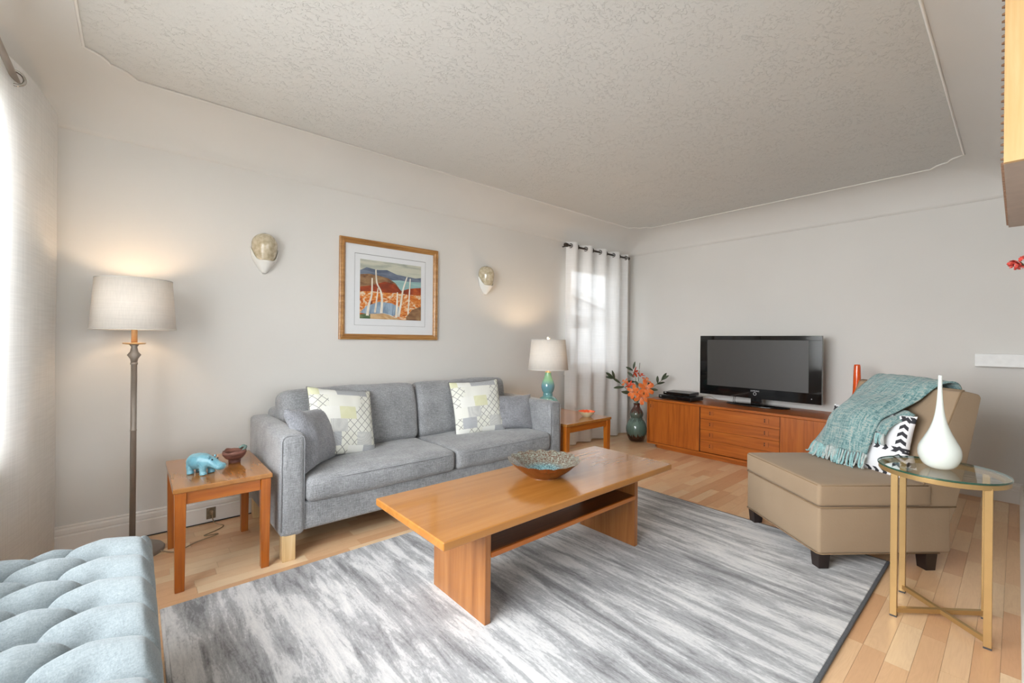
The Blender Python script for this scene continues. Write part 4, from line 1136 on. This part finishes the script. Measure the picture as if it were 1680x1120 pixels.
for k, yy in enumerate((0.20, 0.185)):
    bm = BM(); tube(bm, catmull([(0.05, yy, b0 + 0.03), (0.03, yy + 0.003, 0.05), (0.02, yy, 0.02), (0.045, yy - 0.01, 0.006), (0.13, yy - 0.03, 0.004)], 5), 0.0025, 8); obj('cable', bm, M['blackcord'], tv, smooth=True)

# media boxes
def media(label, y0, y1, x0, x1, z, h_, rz, feet=True):
    o = thing('media_player', label, 'media player', ((x0 + x1) / 2, (y0 + y1) / 2, z), rz)
    a, b = (x1 - x0) / 2, (y1 - y0) / 2
    obj('case', bx(-a, a, -b, b, 0.006, h_), M['black'], o, bevel=0.003)
    obj('front_panel', bx(-a - 0.003, -a, -b + 0.004, b - 0.004, 0.010, h_ - 0.006), M['blackgloss'], o)
    for sx in (-1, 1):
        for sy in (-1, 1): obj('foot', lathe(BM(), [(0.009, 0), (0.009, 0.007)], 12, (sx * (a - 0.025), sy * (b - 0.03), 0)), M['rubber'], o)
    obj('front_badge', bx(-a - 0.0040, -a - 0.003, b - 0.035, b - 0.018, 0.026, 0.031), M['silver'], o)
    return o
media('slim black media player, the lower of two stacked on the sideboard', 2.085, 2.445, 4.13, 4.36, CZ + 0.0005, 0.042, math.radians(-3))
media('black media box, the upper of two stacked on the sideboard', 2.125, 2.405, 4.15, 4.36, CZ + 0.043, 0.036, math.radians(2))

# thin cables on the sideboard
bm = BM(); tube(bm, catmull([(4.34, 2.10, CZ + 0.03), (4.40, 2.05, CZ + 0.05), (4.42, 1.98, CZ + 0.02), (4.45, 1.9, CZ + 0.004), (4.54, 1.85, CZ + 0.004)], 6), 0.0022, 8)
tag(obj('media_cable', bm, M['cord'], smooth=True), 'thin pale cable trailing from the media players on the sideboard', 'cable')

# ------------------------------------------------------------------ floor vase with flowers
VX, VY = 4.20, 2.752
vs = thing('floor_vase', 'green and brown drip-glazed gourd vase on the floor by the sideboard', 'vase', (VX, VY, 0))
prof = [(0.060, 0), (0.078, 0.012), (0.100, 0.06), (0.112, 0.115), (0.110, 0.16), (0.096, 0.205), (0.078, 0.238), (0.064, 0.256), (0.066, 0.268), (0.073, 0.29), (0.070, 0.315), (0.056, 0.345), (0.040, 0.370), (0.033, 0.390), (0.036, 0.406), (0.040, 0.414), (0.033, 0.412), (0.026, 0.392), (0.022, 0.36), (0.018, 0.30)]
P_ = catmull([(r, 0, z) for r, z in prof], 3)
obj('vase_body', lathe(BM(), [(p.x, p.z) for p in P_], 48), M['drip'], vs, smooth=True)

def petal_mesh(L_, w_, curl, nm, mat):
    bm = BM(); nu, nv = 5, 9
    def F(u, v):
        s = v; ww = w_ * math.sin(PI * min(1, (s * 0.92 + 0.06))) ** 0.8
        x = (u - 0.5) * ww
        th = curl * s * s
        y = L_ * s * math.cos(th * 0.6); z = L_ * (0.35 * s - 0.45 * th * s * 0.5) - 3.0 * x * x
        return (x, y, z)
    grid(bm, nu, nv, F)
    me = bpy.data.meshes.new(nm); bm.to_mesh(me); bm.free(); me.materials.append(mat)
    for p in me.polygons: p.use_smooth = True
    return me
PET = petal_mesh(0.116, 0.044, 1.2, 'petal', M['lily']); PETR = petal_mesh(0.080, 0.036, 0.3, 'petal', M['lilyred'])
LEAF = petal_mesh(0.105, 0.034, 0.5, 'leaf', M['leaf'])
def orient(d, up=Vector((0, 0, 1))):
    return Vector(d).normalized().to_track_quat('Z', 'Y').to_matrix().to_4x4()
def lily(parent, pos, d, sc=1.0, mesh=PET, n=6):
    bm = BM()
    for k in range(5):
        a = 2 * PI * k / 5
        tube(bm, [(0, 0, 0), (0.008 * math.cos(a), 0.008 * math.sin(a), 0.03), (0.016 * math.cos(a), 0.016 * math.sin(a), 0.048)], [0.0012, 0.0012, 0.0025], 6)
    f = obj('flower', bm, M['stamen'], parent, smooth=True)
    f.matrix_local = Matrix.Translation(pos) @ orient(d) @ Matrix.Scale(sc, 4)
    for k in range(n):
        p = bpy.data.objects.new('petal', mesh); C.objects.link(p); p.parent = f
        p.matrix_local = Matrix.Rotation(2 * PI * k / n + random.uniform(-.1, .1), 4, 'Z') @ Matrix.Rotation(math.radians(8 if k % 2 else -6), 4, 'X')
    return f
def leafy(parent, pts, spots, sc=1.0):
    for i, q in enumerate(spots):
        p = Vector(q[0]); d = Vector(q[1]).normalized()
        l = bpy.data.objects.new('leaf', LEAF); C.objects.link(l); l.parent = parent
        zax = Vector((0, 0, 1)); x = d.cross(zax)
        if x.length < 0.1: x = Vector((1, 0, 0))
        x.normalize(); z = x.cross(d)
        l.matrix_local = Matrix(((x.x, d.x, z.x, p.x), (x.y, d.y, z.y, p.y), (x.z, d.z, z.z, p.z), (0, 0, 0, 1))) @ Matrix.Rotation(random.choice((-1, 1)) * math.radians(random.uniform(45, 75)), 4, 'Y') @ Matrix.Scale(sc * random.uniform(0.85, 1.15), 4)
# image-right at the vase is (sin, -cos) of the viewing direction; towards the camera is -forward
er = Vector((0.55, -0.83, 0)); ef = Vector((-0.83, -0.55, 0)); uz = Vector((0, 0, 1))
def at(r, f, z): return er * r + ef * f + uz * z
def stem_thing(name, label, cat, pts, rad=0.003):
    o = thing(name, label, cat, (VX, VY, 0.0))
    bm = BM(); tube(bm, catmull(pts, 6), rad, 8); obj('stem', bm, M['stemgreen'], o, smooth=True)
    return o
base0 = at(0, 0, 0.32)
o = stem_thing('lily_stem', 'orange lily stem with the largest open blooms leaning right over the sideboard', 'flower', [base0, at(0.005, 0.005, 0.42), at(0.05, 0.03, 0.52), at(0.09, 0.045, 0.60)])
lily(o, at(0.090, 0.055, 0.585), at(0.35, 0.9, 0.25), 1.12); lily(o, at(0.050, 0.060, 0.495), at(0.1, 1.0, -0.25), 1.0); lily(o, at(0.100, 0.02, 0.66), at(0.5, 0.3, 0.8), 0.8)
leafy(o, None, [(at(0.05, 0.03, 0.52), at(1, 0, 0.3))])
o = stem_thing('lily_stem', 'orange lily stem with half-open blooms leaning left from the floor vase', 'flower', [base0, at(-0.01, 0.01, 0.42), at(-0.05, 0.03, 0.54), at(-0.12, 0.03, 0.63)])
lily(o, at(-0.030, 0.055, 0.545), at(-0.5, 0.8, 0.1), 0.95); lily(o, at(-0.075, 0.03, 0.615), at(-0.4, 0.5, 0.6), 0.72, PETR, 5); lily(o, at(-0.125, 0.03, 0.640), at(-0.7, 0.4, 0.5), 0.62, PET, 5)
o = stem_thing('lily_stem', 'tall stem topped by red-orange lilies at the back of the floor vase', 'flower', [base0, at(0.0, 0.0, 0.44), at(0.0, -0.01, 0.62), at(-0.04, -0.01, 0.76)])
lily(o, at(-0.030, 0.0, 0.755), at(0.6, 0.3, -0.1), 0.85, PETR, 5); lily(o, at(0.030, -0.01, 0.725), at(0.3, 0.3, 0.7), 0.75, PETR, 5)
leafy(o, None, [(at(-0.045, 0, 0.775), at(-1, 0.2, 0.35)), (at(-0.03, 0, 0.70), at(-0.8, 0.3, 0.6)), (at(-0.02, 0, 0.65), at(-0.9, 0, -0.1)), (at(-0.02, 0, 0.66), at(0.5, 0.5, -0.5)), (at(-0.04, 0, 0.79), at(0.4, 0, 1))], 1.0)
o = stem_thing('leaf_branch', 'dark leafy branch reaching far left out of the floor vase', 'branch', [base0, at(-0.01, 0.005, 0.42), at(-0.07, 0.01, 0.52), at(-0.16, 0.0, 0.61), at(-0.26, 0.0, 0.69)], 0.0025)
leafy(o, None, [(at(-0.26, 0, 0.69), at(-1, 0.1, 0.6)), (at(-0.25, 0, 0.68), at(-1, 0.1, 0.05)), (at(-0.24, 0, 0.67), at(-0.5, 0, 1)), (at(-0.18, 0, 0.63), at(-1, 0.3, 0.5)), (at(-0.14, 0, 0.59), at(-1, 0.2, -0.3)), (at(-0.12, 0, 0.57), at(-0.3, 0.6, 0.6)), (at(-0.07, 0, 0.52), at(-1, 0.3, 0.1)), (at(-0.05, 0.01, 0.49), at(-0.8, 0.2, 0.6)), (at(-0.015, 0, 0.43), at(-0.7, 0.3, 0.9))], 1.0)
o = stem_thing('leaf_branch', 'dark leafy branch reaching right behind the media players', 'branch', [base0, at(0.02, -0.02, 0.44), at(0.10, -0.03, 0.54), at(0.20, -0.035, 0.62), at(0.27, -0.035, 0.68)], 0.0025)
leafy(o, None, [(at(0.27, -0.035, 0.68), at(1, 0, 0.6)), (at(0.26, -0.035, 0.67), at(0.7, 0, 0.9)), (at(0.22, -0.035, 0.64), at(0, 0, 1)), (at(0.21, -0.035, 0.63), at(1, 0, 0.1)), (at(0.14, -0.03, 0.57), at(0.9, 0.3, -0.1)), (at(0.12, -0.03, 0.56), at(0.3, 0, 1))], 0.95)
o = stem_thing('white_bloom_spike', 'tall spike of small white blooms rising from the middle of the floor vase', 'flower', [base0, at(0.005, -0.015, 0.45), at(0.015, -0.02, 0.65), at(0.03, -0.02, 0.86)], 0.003)
for k in range(16):
    z = 0.58 + 0.018 * k; s = 0.020 * (1 - k / 20)
    a = k * 2.4; c = at(0.010 + (z - 0.55) * 0.06 + 0.012 * math.cos(a), -0.018 + 0.012 * math.sin(a), z)
    bm = BM(); lathe(bm, [(s * 0.2, 0), (s * 0.5, s * 0.5), (s * 0.85, s * 1.1), (s * 0.55, s * 1.3), (s * 0.1, s * 0.9)], 9)
    b_ = obj('bloom', bm, M['whitebloom'], o, smooth=True); b_.matrix_local = Matrix.Translation(c) @ orient((math.cos(a), math.sin(a), 0.6))

# tall orange bottle whose neck rises behind the armchair
bo = thing('bottle_vase', 'slim orange neck rising behind the armchair at the end of the sideboard', 'vase', (4.30, 0.826, CZ + 0.0005))
obj('bottle_body', lathe(BM(), [(p.x, p.z) for p in catmull([(0.03, 0, 0), (0.048, 0, 0.02), (0.056, 0, 0.07), (0.048, 0, 0.13), (0.030, 0, 0.19), (0.026, 0, 0.26), (0.024, 0, 0.34), (0.021, 0, 0.415), (0.017, 0, 0.428)], 4)], 28), M['orangeglass'], bo, smooth=True)

# ------------------------------------------------------------------ armchair (local x = depth to the back, local y = across)
CA = math.radians(-38.7)
ch = thing('slipper_chair', 'tan woven armless slipper chair with dark block legs', 'armchair', (2.48, 0.617, 0), CA)
CW = 0.60
obj('seat_base', softbox(0.0, 0.66, 0.0, CW, 0.088, 0.316, 0.014, (0.004, 0.003, 0)), M['tan'], ch, smooth=True)
sc2 = obj('seat_cushion', softbox(-0.004, 0.56, -0.004, CW + 0.004, 0.316, 0.424, 0.016, (0.004, 0.004, 0.012), n=10), M['tan'], ch, smooth=True)
# back: side outline extruded across
out = [(0.500, 0.10), (0.604, 0.090), (0.690, 0.31), (0.765, 0.62), (0.812, 0.842), (0.800, 0.858), (0.722, 0.874), (0.703, 0.868), (0.620, 0.66), (0.520, 0.42), (0.500, 0.30)]
def ext_y(pts, y0, y1): return prism(BM(), pts, 'y', y0, y1)
bk = obj('backrest', ext_y(out, 0.002, CW - 0.002), M['tan'], ch, bevel=0.016, seg=3)
def pipe(pts, par, closed=False, r=0.0032):
    bm = BM(); tube(bm, pts, r, 6, closed=closed); obj('piping', bm, M['tanpipe'], par, smooth=True)
e = 0.004
pipe([(0.54, -e + .003, 0.416), (0.012, -e + .003, 0.416), (0.0 - e + .003, 0.012, 0.416), (0.0 - e + .003, CW - 0.012, 0.416), (0.012, CW + e - .003, 0.416), (0.54, CW + e - .003, 0.416)], sc2)
pipe([(0.68, -0.002, 0.314), (0.012, -0.005, 0.314), (-0.005, 0.010, 0.314), (-0.005, CW - 0.010, 0.314), (0.012, CW + 0.005, 0.314), (0.68, CW + 0.002, 0.314)], sc2)
pipe([(0.60, -0.001, 0.092), (0.012, -0.003, 0.092), (-0.003, 0.010, 0.092), (-0.003, CW - 0.010, 0.092), (0.012, CW + 0.003, 0.092), (0.60, CW + 0.001, 0.092)], ch.children[0])
for yy in (0.004, CW - 0.004):
    pipe([(0.512, yy, 0.40), (0.535, yy, 0.45), (0.618, yy, 0.655), (0.706, yy, 0.870), (0.722, yy, 0.876)], bk)
pipe([(0.722, 0.006, 0.876), (0.722, CW - 0.006, 0.876)], bk)
for x, y in ((0.006, 0.006), (0.006, CW - 0.066), (0.54, 0.006), (0.54, CW - 0.066)):
    w_ = 0.060
    dx, dy_ = (0.008 if x < 0.3 else -0.0), (0.0)
    q = 0.006
    zf = 0.0145 if x < 0.3 else 0.0     # the front legs stand on the rug
    obj('leg', hexa(BM(), [(x + q, y + q, zf), (x + w_ - q, y + q, zf), (x + w_ - q, y + w_ - q, zf), (x + q, y + w_ - q, zf)], [(x, y, 0.092), (x + w_, y, 0.092), (x + w_, y + w_, 0.092), (x, y + w_, 0.092)]), M['ebony'], ch, bevel=0.002)

CM = Matrix.Translation((2.48, 0.617, 0)) @ Matrix.Rotation(CA, 4, 'Z')
# chevron pillow on the chair
t = NT('chevron_pillow'); sp = t.n('ShaderNodeSeparateXYZ'); t.L(t.n('ShaderNodeTexCoord').outputs['Object'], sp.inputs[0])
x, z = sp.outputs[0], sp.outputs[2]
def band(p, q, c0, hw_):
    d = t.math('ABSOLUTE', t.math('SUBTRACT', p, c0)); inb = t.math('LESS_THAN', d, hw_)
    ph = t.math('FRACT', t.math('ADD', t.math('MULTIPLY', q, 26.0), t.math('MULTIPLY', d, 22.0)))
    return t.math('MULTIPLY', inb, t.math('GREATER_THAN', ph, 0.5))
msk = t.math('MAXIMUM', t.math('MAXIMUM', band(x, z, 0.192, 0.017), band(x, z, -0.192, 0.017)), t.math('MAXIMUM', band(z, x, 0.140, 0.015), t.math('MAXIMUM', band(z, x, -0.02, 0.013), band(z, x, -0.145, 0.014))))
t.set(t.mix(msk, srgb(232, 232, 234), srgb(62, 62, 66)), 0.9, spec=0.1); t.bump(t.noise(t.coord('Object'), 300, 2), 0.2, 0.001); M['chevron'] = t.m
bm, edge = pillow(0.45, 0.33, 0.12, 0.06, seed=21)
cp = obj('throw_pillow', bm, M['chevron'], smooth=True)
cp.matrix_world = CM @ Matrix.Translation((0.488, 0.295, 0.575)) @ Matrix.Rotation(math.radians(-80), 4, 'Z') @ Matrix.Rotation(math.radians(-14), 4, 'X')
tag(cp, 'white pillow with black chevron bands under the teal throw', 'cushion')

# throw blanket: three lengthwise rails in chair coordinates (depth, across, height)
def rail(pts, n): 
    P = catmull(pts, 10); out_ = []
    L_ = [0]
    for a, b in zip(P, P[1:]): L_.append(L_[-1] + (b - a).length)
    for k in range(n):
        s = L_[-1] * k / (n - 1); i = 0
        while i < len(L_) - 2 and L_[i + 1] < s: i += 1
        u = (s - L_[i]) / max(1e-9, L_[i + 1] - L_[i]); out_.append(P[i].lerp(P[i + 1], u))
    return out_
NR = 64
RA = rail([(0.850, 0.520, 0.62), (0.840, 0.520, 0.80), (0.818, 0.520, 0.880), (0.768, 0.530, 0.906), (0.700, 0.550, 0.848), (0.640, 0.570, 0.765), (0.552, 0.590, 0.660), (0.470, 0.596, 0.550), (0.428, 0.596, 0.500)], NR)
RB = rail([(0.855, 0.300, 0.60), (0.842, 0.300, 0.80), (0.820, 0.300, 0.884), (0.765, 0.320, 0.912), (0.690, 0.335, 0.892), (0.600, 0.350, 0.815), (0.490, 0.370, 0.768), (0.405, 0.385, 0.690), (0.372, 0.390, 0.580), (0.352, 0.392, 0.508)], NR)
RC = rail([(0.850, 0.130, 0.70), (0.838, 0.120, 0.80), (0.818, 0.105, 0.878), (0.765, 0.100, 0.906), (0.692, 0.110, 0.880), (0.630, 0.145, 0.800), (0.545, 0.170, 0.738), (0.462, 0.180, 0.690), (0.415, 0.185, 0.580), (0.398, 0.194, 0.510)], NR)
bm = BM(); NWD = 34
Vt = []
for i in range(NR):
    row = []
    a, b, c = RA[i], RB[i], RC[i]
    for j in range(NWD):
        u = j / (NWD - 1)
        p = a * ((1 - u) * (1 - 2 * u)) + b * (4 * u * (1 - u)) + c * (u * (2 * u - 1))
        fold = 0.010 * math.sin(u * 15 + i * 0.05) * min(1, i / 30) + 0.007 * noise.noise(Vector((u * 5, i * 0.12, 3)))
        row.append(bm.verts.new((p.x - fold * 0.6, p.y, p.z + abs(fold) * 0.8 + 0.002)))
    Vt.append(row)
for i in range(NR - 1):
    for j in range(NWD - 1): bm.faces.new((Vt[i][j], Vt[i][j + 1], Vt[i + 1][j + 1], Vt[i + 1][j]))
ends = [v.co.copy() for v in Vt[-1]]; prv = [v.co.copy() for v in Vt[-3]]; redge = [Vt[i][-1].co.copy() for i in range(30, NR, 2)]
t = NT('teal_boucle'); a1 = t.noise(t.coord('Object', (150, 12, 150)), 1, 3, 0.7); a2 = t.noise(t.coord('Object', (14, 150, 14)), 1, 3, 0.7); a3 = t.noise(t.coord('Object'), 240, 3, 0.7)
f = t.math('ADD', t.math('ADD', t.math('MULTIPLY', a1, 0.36), t.math('MULTIPLY', a2, 0.36)), t.math('MULTIPLY', a3, 0.28))
t.set(t.ramp(f, [(0.40, srgb(70, 108, 112)), (0.47, srgb(112, 148, 148)), (0.53, srgb(150, 176, 174)), (0.58, srgb(182, 180, 170))]), 0.95, spec=0.1); t.b.inputs['Sheen Weight'].default_value = 0.3
t.bump(a3, 0.8, 0.004); M['throw'] = t.m
th = thing('throw_blanket', 'teal boucle throw with fringe draped over the slipper chair', 'blanket', (2.48, 0.617, 0), CA)
obj('cloth', bm, M['throw'], th, smooth=True, solid=0.008)
bm = BM()
u0 = [RC[i] for i in range(38, NR - 11)]
for k_ in range(len(u0) - 1):
    a_, b_ = u0[k_], u0[k_ + 1]
    o1, o2, o3 = Vector((0.004, 0.012, -0.006)), Vector((-0.002, -0.022, -0.006)), Vector((0.006, -0.052, -0.022))
    for p_, q_ in ((o1, o2), (o2, o3)):
        bm.faces.new([bm.verts.new(v_) for v_ in (a_ + p_, a_ + q_, b_ + q_, b_ + p_)])
bmesh.ops.remove_doubles(bm, verts=bm.verts, dist=0.0005)
obj('under_fold', bm, M['throw'], th, smooth=True, solid=0.006)
M['fringe'] = plain('teal_fringe', srgb(140, 178, 178), 0.95, vary=0.3, scale=90)
M['fringe2'] = plain('grey_fringe', srgb(178, 184, 180), 0.95, vary=0.2, scale=90)
rng = random.Random(3)
for k_ in range(9):
    p = u0[-1] + Vector((-0.004, -0.052 + 0.0055 * k_, -0.012)); sw_ = rng.uniform(-0.006, 0.006)
    bm = BM(); tube(bm, catmull([p, p + Vector((-0.006, sw_, -0.03)), p + Vector((-0.004, sw_ * 2, -0.055))], 3), 0.0042, 6)
    obj('tassel', bm, M['fringe'] if rng.random() < 0.5 else M['fringe2'], th, smooth=True)
for j in range(0, NWD):
    for rep in range(2):
        p = ends[j]; d = (p - prv[j]).normalized()
        ln = rng.uniform(0.065, 0.105); sd = Vector((rng.uniform(-.5, .3), rng.uniform(-.5, .5), 0))
        q1 = p + d * ln * 0.4 + Vector((0, rng.uniform(-.006, .006), 0)); q2 = p + d * ln * 0.7 + sd * 0.014; q3 = p + d * ln * 0.7 + sd * ln * 0.5
        q1.z = max(q1.z, 0.441); q2.z = max(q2.z - 0.01, 0.441); q3.z = max(q3.z - 0.03, 0.440)
        bm = BM(); tube(bm, catmull([p, q1, q2, q3], 3), [0.0042] * 9 + [0.003], 6)
        obj('tassel', bm, M['fringe'] if rng.random() < 0.65 else M['fringe2'], th, smooth=True)

# ------------------------------------------------------------------ round glass side table
gt = thing('glass_side_table', 'round glass side table with a brass frame beside the chair', 'side table', (2.462, 0.2010, 0))
GR, GZ = 0.195, 0.600
obj('glass_top', lathe(BM(), [(0.001, GZ - 0.007), (GR - 0.0008, GZ - 0.007), (GR - 0.0008, GZ), (0.001, GZ)], 72), M['tglass'], gt)
bm = BM(); lathe(bm, [(GR - 0.001, GZ - 0.007), (GR + 0.0005, GZ - 0.006), (GR + 0.0005, GZ - 0.001), (GR - 0.001, GZ)], 72, cap=False); obj('glass_edge', bm, M['glassedge'], gt, smooth=True)
bm = BM()
ro, ri = GR - 0.003, GR - 0.020
R4 = [[bm.verts.new((r * math.cos(2 * PI * k / 72), r * math.sin(2 * PI * k / 72), z)) for k in range(72)] for r, z in ((ro, GZ - 0.026), (ro, GZ - 0.0075), (ri, GZ - 0.0075), (ri, GZ - 0.026))]
for q in range(4):
    A, B = R4[q], R4[(q + 1) % 4]
    for k in range(72): bm.faces.new((A[k], A[(k + 1) % 72], B[(k + 1) % 72], B[k]))
bmesh.ops.recalc_face_normals(bm, faces=bm.faces[:])
obj('top_ring', bm, M['brass'], gt, bevel=0.0015)
feet = [(-0.128, 0.122), (0.122, 0.128), (0.128, -0.122), (-0.116, -0.136)]
lw = 0.011
for fx, fy in feet:
    l_ = obj('leg', bx(fx - lw, fx + lw, fy - lw, fy + lw, 0.006, GZ - 0.02), M['brass'], gt, bevel=0.0015)
    obj('foot_pad', bx(fx - lw, fx + lw, fy - lw, fy + lw, 0.0, 0.006), M['rubber'], l_)
def bar(a, b, z):
    a = Vector((*a, 0)); b = Vector((*b, 0)); d = (b - a).normalized(); s = Vector((-d.y, d.x, 0)) * 0.008
    lo_ = [a - s, b - s, b + s, a + s]
    return hexa(BM(), [(p.x, p.y, z) for p in lo_], [(p.x, p.y, z + 0.018) for p in lo_])
obj('stretcher', bar(feet[0], feet[2], 0.016), M['brass'], gt, bevel=0.001)
obj('stretcher', bar(feet[1], feet[3], 0.0165), M['brass'], gt, bevel=0.001)
tv_ = thing('teardrop_vase', 'white milk-glass teardrop vase with a long neck on the glass table', 'vase', (2.455, 0.204, GZ + 0.0005))
prof = [(0.022, 0), (0.034, 0.003), (0.050, 0.016), (0.062, 0.040), (0.0655, 0.064), (0.062, 0.088), (0.050, 0.115), (0.034, 0.150), (0.021, 0.190), (0.013, 0.235), (0.0085, 0.290), (0.0065, 0.345), (0.0062, 0.372), (0.0045, 0.373)]
P_ = catmull([(r, 0, z) for r, z in prof], 4)
obj('glass_body', lathe(BM(), [(p.x, p.z) for p in P_], 56), M['milk'], tv_, smooth=True)

# ------------------------------------------------------------------ small things: outlet, cords, corner shelf, wall cabinet, red flowers
ol = thing('wall_outlet', 'small brass outlet plate on the baseboard behind the side table', 'outlet', (0.352, Y1 - 0.0205, 0.056))
obj('plate', bx(-0.023, 0.023, -0.004, 0, -0.033, 0.033), M['outlet'], ol, bevel=0.001)
obj('plug', lathe(BM(), [(0.013, 0), (0.013, 0.012), (0.008, 0.020), (0.003, 0.026)], 16), M['cord'], ol, loc=(0.002, -0.004, 0.006), rot=(PI / 2, 0, 0), smooth=True)
bm = BM(); tube(bm, catmull([(0.354, 3.100, 0.06), (0.360, 3.06, 0.02), (0.40, 3.02, 0.004), (0.36, 2.97, 0.004), (0.30, 2.93, 0.004), (0.36, 2.90, 0.008), (0.25, 2.86, 0.004), (0.17, 2.80, 0.004), (0.10, 2.86, 0.010)], 8), 0.0028, 8)
tag(obj('lamp_cord', bm, M['cord'], smooth=True), 'thin lamp cord looping over the floor under the side table', 'cord')
bm = BM(); tube(bm, [(-0.1, Y1 - 0.024, 0.004), (0.5, Y1 - 0.024, 0.004), (0.62, Y1 - 0.024, 0.004)], 0.003, 8)
tag(obj('floor_cable', bm, M['blackcord'], smooth=True), 'dark cable running along the foot of the sofa-wall baseboard', 'cable')

sh = thing('corner_shelf', 'short white painted shelf on the wall at the far right', 'shelf', (X1, Y0, 0.946))
obj('board', bx(-0.09, 0, 0.003, 0.236, 0, 0.089), M['white'], sh, bevel=0.002)
wc = thing('wall_cabinet', 'honey wood cabinet with dark toothed edging at the top right corner', 'cabinet', (1.802, Y0, 1.60))
DP, LN, HC = 0.064, 1.012, 0.525
obj('end_panel', bx(0, 0.018, 0.002, DP, 0, HC), M['maple'], wc, bevel=0.001)
obj('underside', bx(0.018, LN, 0.002, DP, 0.0, 0.016), plain('brown_underside', srgb(196, 178, 164), 0.6), wc)
obj('front', bx(0.018, LN, DP - 0.016, DP, 0.016, HC), M['maple'], wc)
M['tooth'] = plain('dark_tooth', srgb(120, 84, 56), 0.6, vary=0.3)
tm = bpy.data.meshes.new('tooth'); b_ = hexa(BM(), [(-0.004, -0.004, -0.004), (0.004, -0.004, -0.004), (0.002, 0.004, -0.002), (-0.002, 0.004, -0.002)], [(-0.004, -0.004, 0.004), (0.004, -0.004, 0.004), (0.002, 0.004, 0.002), (-0.002, 0.004, 0.002)]); b_.to_mesh(tm); b_.free(); tm.materials.append(M['tooth'])
for k in range(26):
    o = bpy.data.objects.new('tooth', tm); C.objects.link(o); o.parent = wc; o.location = (0.006, DP + 0.002, 0.012 + k * 0.020)
for k in range(46):
    o = bpy.data.objects.new('tooth', tm); C.objects.link(o); o.parent = wc; o.location = (0.03 + k * 0.021, DP + 0.002, 0.006)

rf = thing('red_flowers', 'small bunch of coral red flowers at the right edge below the wooden cabinet', 'flowers', (2.62, Y0, 1.30))
obj('wall_pocket', prism(BM(), [(-0.03, 0.0), (0.03, 0.0), (0.04, 0.09), (-0.04, 0.09)], 'y', 0.001, 0.012), M['plaster'], rf, bevel=0.002)
bm = BM(); tube(bm, [(0, 0.006, 0.04), (0, 0.010, 0.09), (0.0, 0.030, 0.125)], 0.002, 6); obj('stem', bm, M['stemgreen'], rf, smooth=True)
rng = random.Random(5)
for hx_, hy_, hz_ in ((-0.02, 0.045, 0.112), (0.01, 0.034, 0.105), (0.0, 0.022, 0.132), (0.03, 0.050, 0.122)):
    bm = BM()
    for k in range(26):
        a = rng.uniform(0, 2 * PI); e_ = rng.uniform(-0.4, PI / 2); r = rng.uniform(0.008, 0.016)
        c = Vector((math.cos(a) * math.cos(e_), math.sin(a) * math.cos(e_), math.sin(e_))) * r
        d = c.normalized(); x_ = d.orthogonal().normalized() * rng.uniform(.005, .008); y_ = d.cross(x_).normalized() * rng.uniform(.005, .008)
        q = [bm.verts.new(c + x_ + d * .003), bm.verts.new(c + y_), bm.verts.new(c - x_ + d * .003), bm.verts.new(c - y_), bm.verts.new(c * 0.4)]
        bm.faces.new(q[:4]); bm.faces.new((q[0], q[1], q[4])); bm.faces.new((q[2], q[3], q[4]))
    obj('bloom', bm, M['redbloom'], rf, loc=(hx_, hy_, hz_))
